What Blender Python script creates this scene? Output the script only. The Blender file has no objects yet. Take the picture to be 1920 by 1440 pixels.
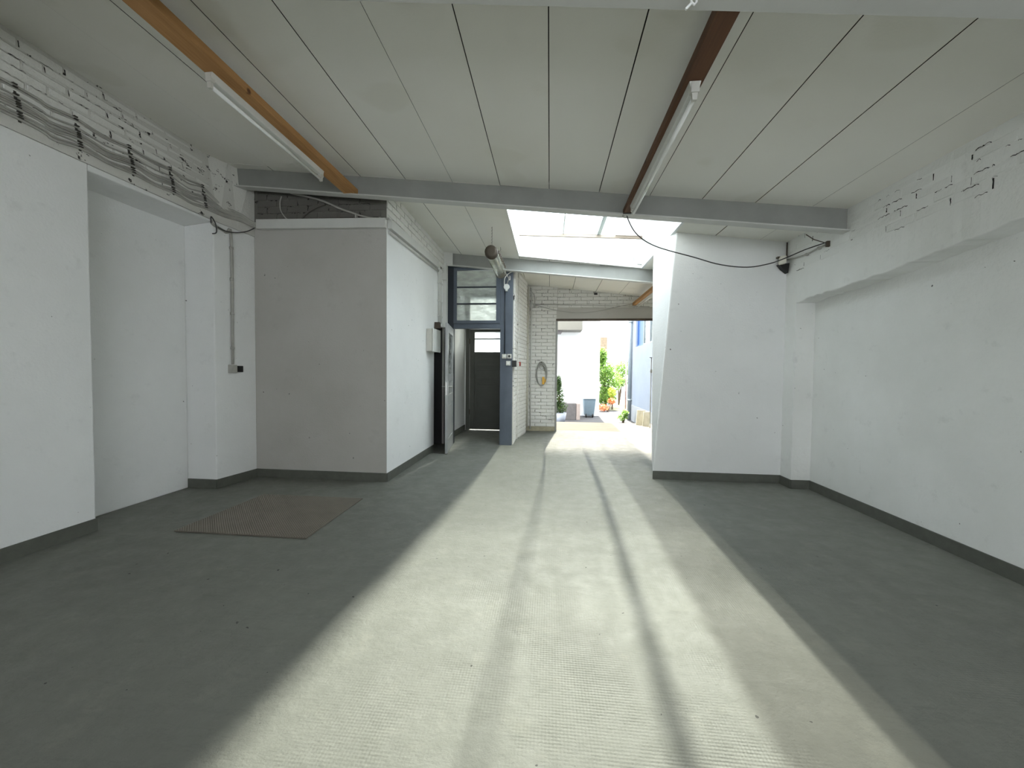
import bpy, math, random
from mathutils import Vector, Matrix
random.seed(7)
S = bpy.context.scene
COL = S.collection
# ------------------------------------------------------------------ camera
F = 715.0
RX = Vector((0.99509, 0.09900, 0.00904))     # placeholders, recomputed below
def camera_axes():
    vx, vy, r = 1031.0, 699.0, 0.0095        # vanishing point of the room's depth, roll
    D = Vector((vx-960, vy-720, F))
    k = F*F/((vx-960)*r+(720-vy))
    V = Vector((-r*k, k, F))
    D.normalize(); V.normalize()
    X = V.cross(D).normalized()
    V = D.cross(X)
    return X, D, -V                          # world x, y, z written in camera (right, down, forward)
AX, AY, AZ = camera_axes()
if AX.x < 0: AX = -AX
if AZ.y > 0: AZ = -AZ
CAMP = Vector((0, 0, 1.28))
def c2w(v): return Vector((AX.dot(v), AY.dot(v), AZ.dot(v)))
cam_d = bpy.data.cameras.new('camera'); cam = bpy.data.objects.new('camera', cam_d); COL.objects.link(cam)
cam_d.sensor_width = 36; cam_d.lens = F/1920*36; cam_d.clip_start = 0.02; cam_d.clip_end = 300
right, up, back = c2w(Vector((1,0,0))), c2w(Vector((0,-1,0))), c2w(Vector((0,0,-1)))
M = Matrix((right, up, back)).transposed().to_4x4(); M.translation = CAMP
cam.matrix_world = M
S.camera = cam
# ------------------------------------------------------------------ light and exposure
S.view_settings.view_transform = 'Standard'; S.view_settings.look = 'None'
S.view_settings.gamma = 1; S.view_settings.use_curve_mapping = False
S.view_settings.exposure = 1.08
world = bpy.data.worlds.new('sky'); S.world = world; world.use_nodes = True
bg = world.node_tree.nodes['Background']
bg.inputs[0].default_value = (0.90, 0.95, 1.0, 1); bg.inputs[1].default_value = 3.6
# area lamps added above the roof, standing in for sun spread by rooflight glass
FAN = [(112, 0.9), (102, 0.9), (92, 0.9), (82, 0.8), (72, 0.9), (63, 1.2), (54, 1.9), (46, 3.1), (39, 4.8), (33, 6.5)]
FAN_POWER = 1520.0
for el, w in FAN:
    R0 = 26.0; e = math.radians(el)
    t = (90-el)/55.0
    p = Vector((2.0+0.12*t, 5.2+R0*math.cos(e), 3.3+R0*math.sin(e)))
    ld = bpy.data.lights.new('sun_standin', 'AREA'); ld.shape = 'RECTANGLE'; ld.size = 0.18; ld.size_y = 3.9
    ld.energy = FAN_POWER*w; ld.color = (1.0, 0.94, 0.80)
    lo = bpy.data.objects.new('sun_standin', ld); COL.objects.link(lo)
    zc = (p-Vector((p.x, 5.2, 3.3))).normalized(); xc = Vector((1,0,0)); yc = zc.cross(xc)
    mm = Matrix((xc, yc, zc)).transposed().to_4x4(); mm.translation = p
    lo.matrix_world = mm
# ------------------------------------------------------------------ helpers
def ray(x, y): return c2w(Vector((x-960, y-720, F)))
def on(x, y, axis, val):
    d = ray(x, y); t = (val-CAMP[axis])/d[axis]; return CAMP+d*t
def cz(X): return 3.141-0.1178*X              # underside of the sloping ceiling
def tag(o, label=None, cat=None, group=None, kind=None):
    if label: o['label'] = label
    if cat: o['category'] = cat
    if group: o['group'] = group
    if kind: o['kind'] = kind
    return o
def empty(name, loc=(0,0,0)):
    o = bpy.data.objects.new(name, None); COL.objects.link(o); o.location = loc; o.empty_display_size = 0.1
    return o
class MB:
    def __init__(s): s.v = []; s.f = []; s.m = []; s.mi = 0; s.sm = []
    def face(s, idx, smooth=False): s.f.append(tuple(idx)); s.m.append(s.mi); s.sm.append(smooth)
    def poly(s, pts, smooth=False):
        n = len(s.v); s.v += [tuple(p) for p in pts]; s.face(range(n, n+len(pts)), smooth)
    def hexa(s, p):      # p: 4 bottom (ccw) + 4 top
        n = len(s.v); s.v += [tuple(q) for q in p]
        for q in ((3,2,1,0),(4,5,6,7),(0,1,5,4),(1,2,6,5),(2,3,7,6),(3,0,4,7)): s.face([n+i for i in q])
        return s
    def box(s, x0, x1, y0, y1, z0, z1):
        if x0 > x1: x0, x1 = x1, x0
        if y0 > y1: y0, y1 = y1, y0
        if z0 > z1: z0, z1 = z1, z0
        return s.hexa([(x0,y0,z0),(x1,y0,z0),(x1,y1,z0),(x0,y1,z0),(x0,y0,z1),(x1,y0,z1),(x1,y1,z1),(x0,y1,z1)])
    def bar(s, a, b, w, h, upv=(0,0,1)):
        a, b = Vector(a), Vector(b); d = (b-a).normalized(); u = Vector(upv)
        sd = d.cross(u).normalized()*(w/2); u2 = sd.cross(d).normalized()*(h/2)
        return s.hexa([a-sd-u2, a+sd-u2, b+sd-u2, b-sd-u2, a-sd+u2, a+sd+u2, b+sd+u2, b-sd+u2])
    def prism(s, pts, z0, z1):   # footprint prism; z0,z1 numbers or functions of (x,y); ccw
        n = len(s.v); k = len(pts)
        f0 = z0 if callable(z0) else (lambda x, y: z0); f1 = z1 if callable(z1) else (lambda x, y: z1)
        s.v += [(x, y, f0(x, y)) for x, y in pts]+[(x, y, f1(x, y)) for x, y in pts]
        s.face([n+i for i in reversed(range(k))]); s.face([n+k+i for i in range(k)])
        for i in range(k): j = (i+1) % k; s.face([n+i, n+j, n+k+j, n+k+i])
        return s
    def tube(s, pts, r, n=8, cap=True):
        pts = [Vector(p) for p in pts]; base = len(s.v); prev = None
        for i, p in enumerate(pts):
            d = (pts[min(i+1, len(pts)-1)]-pts[max(i-1, 0)]).normalized()
            ref = Vector((0,0,1)) if abs(d.z) < 0.95 else Vector((1,0,0))
            if prev is None: a = d.cross(ref).normalized()
            else: a = (prev-d*prev.dot(d)).normalized()
            prev = a; b = d.cross(a)
            rr = r[i] if isinstance(r, (list, tuple)) else r
            for k in range(n):
                t = 2*math.pi*k/n; s.v.append(tuple(p+a*(rr*math.cos(t))+b*(rr*math.sin(t))))
        for i in range(len(pts)-1):
            for k in range(n):
                k2 = (k+1) % n
                s.face([base+i*n+k, base+i*n+k2, base+(i+1)*n+k2, base+(i+1)*n+k], True)
        if cap:
            s.face([base+k for k in reversed(range(n))]); e = base+(len(pts)-1)*n; s.face([e+k for k in range(n)])
        return s
def mesh(mb, mats):
    me = bpy.data.meshes.new('m'); me.from_pydata(mb.v, [], mb.f)
    for m in (mats if isinstance(mats, (list, tuple)) else [mats]): me.materials.append(m)
    me.polygons.foreach_set('material_index', mb.m); me.polygons.foreach_set('use_smooth', mb.sm)
    me.update(); return me
def ob(name, mb, mats, parent=None, bevel=0, kind=None):
    me = mesh(mb, mats); me.name = name
    o = bpy.data.objects.new(name, me); COL.objects.link(o)
    if parent:
        o.parent = parent
        par = parent; off = Vector((0,0,0))
        while par: off += par.location; par = par.parent
        o.location = -off
    if bevel:
        b = o.modifiers.new('bevel', 'BEVEL'); b.width = bevel; b.segments = 2; b.limit_method = 'ANGLE'
    if kind: o['kind'] = kind
    return o
def struct(name, mb, mats, bevel=0):
    return tag(ob(name, mb, mats, None, bevel), kind='structure')
def smooth_path(pts, n=6):
    P = [Vector(p) for p in pts]; out = []
    for i in range(len(P)-1):
        p0, p1, p2, p3 = P[max(i-1,0)], P[i], P[i+1], P[min(i+2,len(P)-1)]
        for k in range(n):
            t = k/n
            out.append(0.5*((2*p1)+(p2-p0)*t+(2*p0-5*p1+4*p2-p3)*t*t+(3*p1-p0-3*p2+p3)*t**3))
    out.append(P[-1]); return out
# ------------------------------------------------------------------ materials
def new_mat(name):
    m = bpy.data.materials.new(name); m.use_nodes = True; nt = m.node_tree
    b = nt.nodes['Principled BSDF']; return m, nt, b
def N(nt, t, **kw):
    n = nt.nodes.new(t)
    for k, v in kw.items():
        if hasattr(n, k): setattr(n, k, v)
        else: n.inputs[k.replace('_', ' ')].default_value = v
    return n
def coords(nt): return nt.nodes.new('ShaderNodeTexCoord').outputs['Object']
def noise(nt, co, scale, detail=4, rough=0.5, vec_scale=None):
    if vec_scale:
        mp = nt.nodes.new('ShaderNodeMapping'); mp.inputs['Scale'].default_value = vec_scale
        nt.links.new(co, mp.inputs['Vector']); co = mp.outputs[0]
    n = nt.nodes.new('ShaderNodeTexNoise'); n.inputs['Scale'].default_value = scale
    n.inputs['Detail'].default_value = detail; n.inputs['Roughness'].default_value = rough
    nt.links.new(co, n.inputs['Vector']); return n.outputs['Fac']
def ramp(nt, fac, stops):
    r = nt.nodes.new('ShaderNodeValToRGB'); e = r.color_ramp.elements
    while len(e) < len(stops): e.new(0.5)
    for i, (p, c) in enumerate(stops):
        e[i].position = p; e[i].color = (c, c, c, 1) if not isinstance(c, tuple) else (*c, 1)
    nt.links.new(fac, r.inputs[0]); return r.outputs[0]
def mix(nt, fac, a, b, mode='MIX'):
    n = nt.nodes.new('ShaderNodeMix'); n.data_type = 'RGBA'; n.blend_type = mode
    for sock, v in ((n.inputs[0], fac), (n.inputs[6], a), (n.inputs[7], b)):
        if hasattr(v, 'is_linked'): nt.links.new(v, sock)
        else: sock.default_value = v if not isinstance(v, tuple) else (*v, 1)
    return n.outputs[2]
def math_n(nt, op, a, b=None):
    n = nt.nodes.new('ShaderNodeMath'); n.operation = op
    for i, v in enumerate((a, b)):
        if v is None: continue
        if hasattr(v, 'is_linked'): nt.links.new(v, n.inputs[i])
        else: n.inputs[i].default_value = v
    return n.outputs[0]
def bump(nt, b, h, strength, dist=0.01):
    n = nt.nodes.new('ShaderNodeBump'); n.inputs['Strength'].default_value = strength; n.inputs['Distance'].default_value = dist
    nt.links.new(h, n.inputs['Height']); nt.links.new(n.outputs[0], b.inputs['Normal'])
def plaster(name, col, col2, rough=0.85, bscale=55, bstr=0.35, specks=True, stain=0.35):
    m, nt, b = new_mat(name); co = coords(nt)
    big = noise(nt, co, 1.1, 5, 0.6)
    c = mix(nt, ramp(nt, big, [(0.35, 0.0), (0.7, 1.0)]), col, col2)
    med = noise(nt, co, 6.5, 6, 0.65)
    c = mix(nt, ramp(nt, med, [(0.60, 0.0), (0.80, stain)]), c, tuple(0.72*x for x in col2))
    if specks:
        sp = noise(nt, co, 24, 2, 0.5)
        c = mix(nt, ramp(nt, sp, [(0.765, 0.0), (0.785, 0.85)]), c, (0.03, 0.028, 0.025))
    nt.links.new(c, b.inputs['Base Color']); b.inputs['Roughness'].default_value = rough
    h = math_n(nt, 'ADD', noise(nt, co, bscale, 5, 0.6), math_n(nt, 'MULTIPLY', noise(nt, co, 4.0, 4, 0.5), 2.0))
    bump(nt, b, h, bstr, 0.006)
    return m
def plain(name, col, rough=0.5, metal=0.0, var=0.12, scale=12, bstr=0.0):
    m, nt, b = new_mat(name); co = coords(nt)
    f = noise(nt, co, scale, 5, 0.6)
    c = mix(nt, ramp(nt, f, [(0.3, 0.0), (0.75, 1.0)]), col, tuple(x*(1-var) for x in col))
    nt.links.new(c, b.inputs['Base Color']); b.inputs['Roughness'].default_value = rough; b.inputs['Metallic'].default_value = metal
    if bstr: bump(nt, b, noise(nt, co, 40, 4), bstr, 0.004)
    return m
WHITE = plaster('white_plaster', (0.84, 0.845, 0.835), (0.785, 0.79, 0.78))
WHITE_ROUGH = plaster('white_rough_plaster', (0.84, 0.845, 0.82), (0.76, 0.765, 0.735), bscale=30, bstr=0.7, stain=0.5)
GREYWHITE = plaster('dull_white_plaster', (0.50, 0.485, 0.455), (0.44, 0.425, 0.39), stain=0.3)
BRICKP = plaster('painted_brick', (0.79, 0.785, 0.75), (0.69, 0.68, 0.645), bscale=70, bstr=0.6, specks=True, stain=0.5)
BRICKD = plaster('shade_toned_brick', (0.17, 0.163, 0.145), (0.11, 0.105, 0.093), bscale=60, bstr=0.9, stain=0.7)  # dark tone stands for shade under the beam, put into the colour
def mortar_mat(name, thr, col=(0.66, 0.65, 0.61)):
    m, nt, b = new_mat(name); co = coords(nt)
    f = noise(nt, co, 9, 5, 0.7)
    c = mix(nt, ramp(nt, f, [(thr, 0.0), (thr+0.03, 1.0)]), col, (0.025, 0.022, 0.02))
    nt.links.new(c, b.inputs['Base Color']); b.inputs['Roughness'].default_value = 0.95
    bump(nt, b, noise(nt, co, 45, 5), 0.7, 0.006); return m
MORTAR = mortar_mat('painted_mortar', 0.60)
MORTARD = mortar_mat('shade_toned_mortar', 0.55, (0.17, 0.165, 0.145))  # same beam shade put into the mortar colour
MORTAR_FAR = mortar_mat('far_mortar', 0.60, (0.60, 0.585, 0.54))
def plank_mat():
    m, nt, b = new_mat('ceiling_paint'); co = coords(nt)
    oi = nt.nodes.new('ShaderNodeObjectInfo')
    f = noise(nt, co, 0.9, 3, 0.5)
    c = mix(nt, ramp(nt, f, [(0.35, 0.0), (0.65, 1.0)]), (0.86, 0.845, 0.79), (0.81, 0.79, 0.725))
    c = mix(nt, math_n(nt, 'MULTIPLY', oi.outputs['Random'], 0.45), c, (0.78, 0.785, 0.75))
    st = noise(nt, co, 1.7, 2, 0.3)
    c = mix(nt, ramp(nt, st, [(0.62, 0.0), (0.66, 0.22), (0.75, 0.3)]), c, (0.66, 0.64, 0.55))
    nt.links.new(c, b.inputs['Base Color']); b.inputs['Roughness'].default_value = 0.9
    bump(nt, b, noise(nt, co, 60, 5), 0.2, 0.004); return m
PLANK = plank_mat()
ROOFDARK = plain('dark_joint', (0.02, 0.018, 0.015), 0.95)
def floor_mat():
    m, nt, b = new_mat('worn_floor_paint'); co = coords(nt)
    f = noise(nt, co, 0.8, 6, 0.6)
    c = mix(nt, ramp(nt, f, [(0.35, 0.0), (0.65, 1.0)]), (0.186, 0.190, 0.166), (0.156, 0.159, 0.139))
    f2 = noise(nt, co, 5.0, 8, 0.7)
    c = mix(nt, ramp(nt, f2, [(0.55, 0.0), (0.75, 0.6)]), c, (0.235, 0.235, 0.20))
    str_ = noise(nt, co, 3.0, 7, 0.7, (1.0, 9.0, 1.0))
    c = mix(nt, ramp(nt, str_, [(0.57, 0.0), (0.72, 0.4)]), c, (0.12, 0.124, 0.108))
    sp = noise(nt, co, 26, 2, 0.4)
    c = mix(nt, ramp(nt, sp, [(0.765, 0.0), (0.78, 0.9)]), c, (0.02, 0.02, 0.018))
    sc = noise(nt, co, 2.2, 9, 0.75, (1.0, 3.0, 1.0))
    c = mix(nt, ramp(nt, sc, [(0.49, 0.0), (0.5, 0.35), (0.51, 0.0)]), c, (0.10, 0.10, 0.09))
    nt.links.new(c, b.inputs['Base Color'])
    # embossed mesh of the coating, patchy
    sx = nt.nodes.new('ShaderNodeSeparateXYZ'); nt.links.new(co, sx.inputs[0])
    gx = math_n(nt, 'SINE', math_n(nt, 'MULTIPLY', sx.outputs[0], 2*math.pi/0.013))
    gy = math_n(nt, 'SINE', math_n(nt, 'MULTIPLY', sx.outputs[1], 2*math.pi/0.013))
    g = math_n(nt, 'MULTIPLY', math_n(nt, 'ADD', gx, gy), 0.5)
    pm = ramp(nt, noise(nt, co, 0.9, 5, 0.6), [(0.44, 0.0), (0.58, 1.0)])
    xm = nt.nodes.new('ShaderNodeMapRange'); nt.links.new(math_n(nt, 'ABSOLUTE', math_n(nt, 'SUBTRACT', sx.outputs[0], 0.6)), xm.inputs[0])
    xm.inputs[1].default_value = 1.9; xm.inputs[2].default_value = 0.7; xm.inputs[3].default_value = 0.1; xm.inputs[4].default_value = 1.0
    g = math_n(nt, 'MULTIPLY', g, math_n(nt, 'MULTIPLY', pm, xm.outputs[0]))
    h = math_n(nt, 'ADD', math_n(nt, 'MULTIPLY', g, 0.36), math_n(nt, 'MULTIPLY', noise(nt, co, 22, 8, 0.75), 1.6))
    h = math_n(nt, 'ADD', h, math_n(nt, 'MULTIPLY', noise(nt, co, 3.5, 4, 0.6), 1.6))
    bump(nt, b, h, 0.6, 0.006)
    rr = nt.nodes.new('ShaderNodeMapRange'); nt.links.new(noise(nt, co, 7, 6, 0.7), rr.inputs[0])
    rr.inputs[1].default_value = 0.3; rr.inputs[2].default_value = 0.7; rr.inputs[3].default_value = 0.46; rr.inputs[4].default_value = 0.72
    nt.links.new(rr.outputs[0], b.inputs['Roughness']); b.inputs['Specular IOR Level'].default_value = 0.42; return m
FLOOR = floor_mat()
SKIRT = plain('skirting_paint', (0.115, 0.12, 0.10), 0.6, var=0.25, bstr=0.3)
STEEL = plain('grey_steel_paint', (0.31, 0.313, 0.295), 0.6, var=0.18, scale=3, bstr=0.15)  # beam webs: darkened, their backlit shade is put into the colour
STEELW = plain('white_steel_paint', (0.66, 0.66, 0.63), 0.6, var=0.12, scale=3, bstr=0.15)
def wood(name, c1, c2, c3, axis_scale=(14, 0.8, 14)):
    m, nt, b = new_mat(name); co = coords(nt)
    g = noise(nt, co, 3.0, 6, 0.65, axis_scale)
    c = mix(nt, ramp(nt, g, [(0.3, 0.0), (0.7, 1.0)]), c1, c2)
    k = nt.nodes.new('ShaderNodeTexVoronoi'); k.inputs['Scale'].default_value = 4.2; nt.links.new(co, k.inputs['Vector'])
    c = mix(nt, ramp(nt, k.outputs['Distance'], [(0.05, 1.0), (0.10, 0.0)]), c, c3)
    nt.links.new(c, b.inputs['Base Color']); b.inputs['Roughness'].default_value = 0.75
    bump(nt, b, g, 0.3, 0.002); return m
PINE = wood('pine_batten', (0.46, 0.25, 0.095), (0.33, 0.155, 0.05), (0.10, 0.035, 0.012))
PINED = wood('dark_stained_batten', (0.13, 0.055, 0.022), (0.075, 0.03, 0.013), (0.02, 0.01, 0.006))
PLANKW = wood('weathered_board', (0.50, 0.47, 0.37), (0.34, 0.32, 0.24), (0.18, 0.15, 0.10), (3, 3, 0.6))
LAMPW = plain('lamp_enamel', (0.66, 0.66, 0.62), 0.35, var=0.08)
TUBEG = plain('lamp_tube_glass', (0.82, 0.83, 0.80), 0.12, var=0.04)
PLASTIC = plain('ivory_plastic', (0.58, 0.57, 0.52), 0.45, var=0.1)
CABG = plain('grey_cable', (0.47, 0.46, 0.42), 0.6, var=0.3, scale=6)
CABD = plain('dark_cable', (0.045, 0.045, 0.045), 0.5)
BLACK = plain('black_plastic', (0.012, 0.012, 0.012), 0.5)
REDP = plain('red_plastic', (0.35, 0.04, 0.03), 0.5)
BLUEG = plain('blue_grey_gloss', (0.082, 0.10, 0.128), 0.42, var=0.22, scale=5, bstr=0.1)
DARKB = plain('dark_blue_gloss', (0.02, 0.027, 0.038), 0.4, var=0.25, scale=5, bstr=0.1)
DOORG = plain('door_grey_gloss', (0.36, 0.37, 0.37), 0.33, var=0.2, scale=5, bstr=0.12)
DOORD = plain('door_olive_grey', (0.075, 0.078, 0.066), 0.45, var=0.2, scale=5, bstr=0.1)
CHROME = plain('worn_aluminium', (0.62, 0.62, 0.60), 0.3, metal=0.9)
RUSTM = plain('rusty_brown_metal', (0.10, 0.075, 0.055), 0.6, metal=0.3, var=0.4)
MATR = plain('brown_rubber_mat', (0.135, 0.12, 0.095), 0.75, var=0.25, scale=8)
CONC = plain('terrace_concrete', (0.21, 0.18, 0.135), 0.9, var=0.25, scale=2.5, bstr=0.5)
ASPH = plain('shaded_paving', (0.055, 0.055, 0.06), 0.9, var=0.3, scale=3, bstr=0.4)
PATHM = plain('sandy_path', (0.20, 0.20, 0.12), 0.95, var=0.35, scale=3, bstr=0.4)
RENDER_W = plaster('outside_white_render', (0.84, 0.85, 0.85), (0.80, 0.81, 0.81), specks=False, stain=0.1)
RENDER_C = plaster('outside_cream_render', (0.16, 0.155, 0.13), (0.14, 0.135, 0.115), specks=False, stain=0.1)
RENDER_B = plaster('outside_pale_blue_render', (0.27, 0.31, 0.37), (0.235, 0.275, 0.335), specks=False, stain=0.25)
BLUEW = plain('blue_window_paint', (0.055, 0.13, 0.33), 0.4)
PIPEZ = plain('zinc_pipe', (0.30, 0.35, 0.38), 0.4, metal=0.4)
BIN = plain('blue_grey_bin', (0.17, 0.235, 0.285), 0.5)
PLINTH = plain('grey_plinth', (0.15, 0.14, 0.14), 0.8, var=0.25)
YEL = plain('yellow_plug', (0.75, 0.42, 0.05), 0.5)
HOSE = plain('grey_hose', (0.33, 0.33, 0.30), 0.55, var=0.25)
ORANGE = plain('orange_petals', (0.75, 0.20, 0.06), 0.7, var=0.5, scale=25)
def leaf_mat(name, c1, c2):
    m, nt, b = new_mat(name); co = coords(nt)
    f = noise(nt, co, 9, 3)
    c = mix(nt, ramp(nt, f, [(0.35, 0.0), (0.65, 1.0)]), c1, c2)
    nt.links.new(c, b.inputs['Base Color']); b.inputs['Roughness'].default_value = 0.5
    tr = nt.nodes.new('ShaderNodeBsdfTranslucent'); nt.links.new(c, tr.inputs[0])
    ms = nt.nodes.new('ShaderNodeMixShader'); ms.inputs[0].default_value = 0.4
    out = nt.nodes['Material Output']
    nt.links.new(b.outputs[0], ms.inputs[1]); nt.links.new(tr.outputs[0], ms.inputs[2]); nt.links.new(ms.outputs[0], out.inputs[0])
    return m
LEAF = leaf_mat('green_leaves', (0.10, 0.22, 0.04), (0.26, 0.40, 0.08))
LEAFD = leaf_mat('dark_leaves', (0.03, 0.07, 0.02), (0.10, 0.17, 0.05))
LEAFY = leaf_mat('yellow_green_leaves', (0.33, 0.45, 0.05), (0.50, 0.55, 0.10))
def glass_mat(name, tint=(0.93, 0.97, 0.98), frost=0.0):
    m, nt, b = new_mat(name); out = nt.nodes['Material Output']; nt.nodes.remove(b)
    t = nt.nodes.new('ShaderNodeBsdfTransparent'); t.inputs[0].default_value = (*tint, 1)
    g = nt.nodes.new('ShaderNodeBsdfGlossy'); g.inputs['Roughness'].default_value = 0.04
    lw = nt.nodes.new('ShaderNodeLayerWeight'); lw.inputs[0].default_value = 0.5
    ms = nt.nodes.new('ShaderNodeMixShader')
    nt.links.new(math_n(nt, 'ADD', math_n(nt, 'MULTIPLY', math_n(nt, 'POWER', lw.outputs['Facing'], 5.0), 0.6), 0.04), ms.inputs[0])
    a = t.outputs[0]
    if frost:
        tl = nt.nodes.new('ShaderNodeBsdfTranslucent'); tl.inputs[0].default_value = (0.85, 0.87, 0.84, 1)
        df = nt.nodes.new('ShaderNodeBsdfDiffuse'); df.inputs[0].default_value = (0.55, 0.57, 0.54, 1)
        m0 = nt.nodes.new('ShaderNodeMixShader'); m0.inputs[0].default_value = 0.45
        nt.links.new(tl.outputs[0], m0.inputs[1]); nt.links.new(df.outputs[0], m0.inputs[2])
        m1 = nt.nodes.new('ShaderNodeMixShader')
        nz = noise(nt, coords(nt), 5.0, 4, 0.6, (1, 1, 2.5))
        nt.links.new(ramp(nt, nz, [(0.3, frost-0.15), (0.7, min(1.0, frost+0.15))]), m1.inputs[0])
        nt.links.new(t.outputs[0], m1.inputs[1]); nt.links.new(m0.outputs[0], m1.inputs[2]); a = m1.outputs[0]
    nt.links.new(a, ms.inputs[1]); nt.links.new(g.outputs[0], ms.inputs[2]); nt.links.new(ms.outputs[0], out.inputs[0])
    return m
GLASS = glass_mat('clear_glass'); DIMMING = glass_mat('dimming_glass', (0.56, 0.57, 0.56)); FROST = glass_mat('milky_glass', frost=0.45)
# ------------------------------------------------------------------ floor
LX, RXW = -3.55, 2.72           # wall planes
YB = -3.2                       # wall behind the camera
YF = 8.38                       # far wall
struct('floor', MB().box(-4.3, 3.4, YB-0.3, YF+0.16, -0.12, 0.0), FLOOR)
# ------------------------------------------------------------------ left wall with its blind niche
def leanx(y, z):
    base = LX if y <= 3.735 else LX+(y-3.735)/(4.22-3.735)*0.07
    l = 0.13 if y <= 3.8 else 0.13*max(0.0, (4.22-y)/0.42)
    return base-(l*(z-2.85)/0.72 if z > 2.85 else 0)
wl = MB()
TOPL = 3.72
wl.box(-4.15, LX, YB, 2.64, 0, 2.85)                       # proud stretch towards the camera
wl.box(-4.15, -3.88, 2.64, 3.735, 0, 2.81)                # back of the niche
wl.hexa([(-4.15,2.64,2.77),(LX,2.64,2.80),(LX,3.735,2.83),(-4.15,3.735,2.77),(-4.15,2.64,2.85),(LX,2.64,2.85),(LX,3.735,2.85),(-4.15,3.735,2.85)])
wl.hexa([(-4.15,3.735,0),(LX,3.735,0),(leanx(4.22,0),4.22,0),(-4.15,4.22,0),(-4.15,3.735,2.85),(LX,3.735,2.85),(leanx(4.22,0),4.22,2.85),(-4.15,4.22,2.85)])
wall_left = struct('wall_left', wl, WHITE, 0.012)
up_ = MB()
ys = [YB, 1.0, 2.64, 3.8, 4.0, 4.22]
for a, b in zip(ys, ys[1:]):
    up_.hexa([(-4.15,a,2.851),(leanx(a,2.851),a,2.851),(leanx(b,2.851),b,2.851),(-4.15,b,2.851),(-4.15,a,TOPL),(leanx(a,TOPL),a,TOPL),(leanx(b,TOPL),b,TOPL),(-4.15,b,TOPL)])
wall_left_upper = struct('wall_left_upper', up_, MORTAR)
# ------------------------------------------------------------------ right wall
wr = MB()
wr.box(2.92, 3.35, YB, 4.56, 0, 2.62)                    # niche back
def zh(y): return 2.078+max(0.0, 4.56-y)*0.054+(0.012*math.sin(y*3.1) if y < 4.4 else 0)
yy_ = [4.56-0.055*i for i in range(90)]+[YB]; rj = random.Random(11)
ed = [(RXW+rj.uniform(0,.012), y, zh(y)+rj.uniform(-.008,.010)) for y in yy_]
for k in range(len(yy_)-1):
    (xa,ya,za), (xb,yb,zb) = ed[k], ed[k+1]; n = len(wr.v)
    wr.v += [(3.3,ya,zh(ya)+.012),(xa,ya,za),(RXW,ya,za+.014),(RXW,ya,3.15),(3.3,yb,zh(yb)+.012),(xb,yb,zb),(RXW,yb,zb+.014),(RXW,yb,3.15)]
    for q in ((0,1,5,4),(1,2,6,5),(2,3,7,6)): wr.face([n+i for i in q], True)
wr.box(RXW+0.05, 3.35, YB, 4.56, 2.62, 3.15)
wr.box(RXW, 3.35, 4.56, 4.80, 0, 3.15)
wr.box(RXW, 3.35, 4.80, YF, 0, 3.15)
wall_right = struct('wall_right', wr, WHITE_ROUGH)
# ------------------------------------------------------------------ block of masonry, left: front and side
bl = MB()
bl.prism([(-3.60,4.22),(-1.865,4.22),(-1.865,6.02),(-3.60,6.02)], 0, 3.02)
bl.prism([(-3.60,6.02),(-1.865,6.02),(-1.865,6.60),(-3.60,6.60)], 2.05, 3.02)
bl.prism([(-3.60,6.60),(-1.865,6.60),(-1.865,8.30),(-3.60,8.30)], 0, 3.02)
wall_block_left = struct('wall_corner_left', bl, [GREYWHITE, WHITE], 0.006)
struct('wall_recess', MB().box(-3.5, -1.90, 6.59, 6.61, 0, 2.06).box(-3.5, -1.90, 6.015, 6.03, 0, 2.06).box(-3.0, -2.9, 6.03, 6.59, 0, 2.06), plain('recess_shade', (0.03, 0.03, 0.032), 0.8))  # dark of the opening is put into these near-black linings
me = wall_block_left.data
for p in me.polygons: p.material_index = 1 if p.normal.x > 0.9 else 0  # front in duller white: its shade is put into the colour
bu = MB(); bu.prism([(-3.62,4.222),(-1.867,4.222),(-1.867,8.30),(-3.62,8.30)], 3.021, 3.62)
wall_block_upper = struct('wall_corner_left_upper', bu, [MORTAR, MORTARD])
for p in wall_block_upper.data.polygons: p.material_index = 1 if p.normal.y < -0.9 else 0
# ------------------------------------------------------------------ block of masonry, right, with its slanted edge
br = MB()
n0 = [(1.262,4.76,0),(2.74,4.76,0),(2.74,6.2,0),(1.62,6.2,0),(1.375,5.2,0)]
n1 = [(1.49,4.76,3.12),(2.74,4.76,3.12),(2.74,6.2,3.12),(1.58,6.2,3.12),(1.335,5.2,3.12)]
br.v = n0+n1
for f in ((4,3,2,1,0),(5,6,7,8,9),(0,1,6,5),(1,2,7,6),(2,3,8,7),(3,4,9,8),(4,0,5,9)): br.face(f)
struct('wall_corner_right', br, WHITE, 0.012)
# ------------------------------------------------------------------ far wall with the gate opening
OX0, OX1, OZ = 0.15, 2.28, 2.44
wf = MB()
wf.box(-0.60, OX0, YF, YF+0.16, 0, 3.30)
wf.box(OX0, OX1, YF, YF+0.16, OZ, 3.30)
wf.box(OX1, 3.35, YF, YF+0.16, 0, 3.30)
wall_far = struct('wall_far', wf, MORTAR_FAR)
sm_ = MB(); sm_.box(OX0-0.02, 2.70, YF-0.012, YF-0.0005, OZ+0.01, 2.68)       # smooth rendered lintel
struct('trim_1', sm_, GREYWHITE, 0.003)
ws = MB()
ws.box(-0.87, -0.633, 6.72, 7.30, 0, 3.30)
ws.prism([(-0.87,7.301),(-0.612,7.301),(-0.50,8.04),(-0.87,8.04)], 0, 3.30)
ws.box(-0.87, -0.60, 8.04, YF+0.16, 0, 3.30)
wall_pier = struct('wall_pier', ws, MORTAR_FAR)
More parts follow.
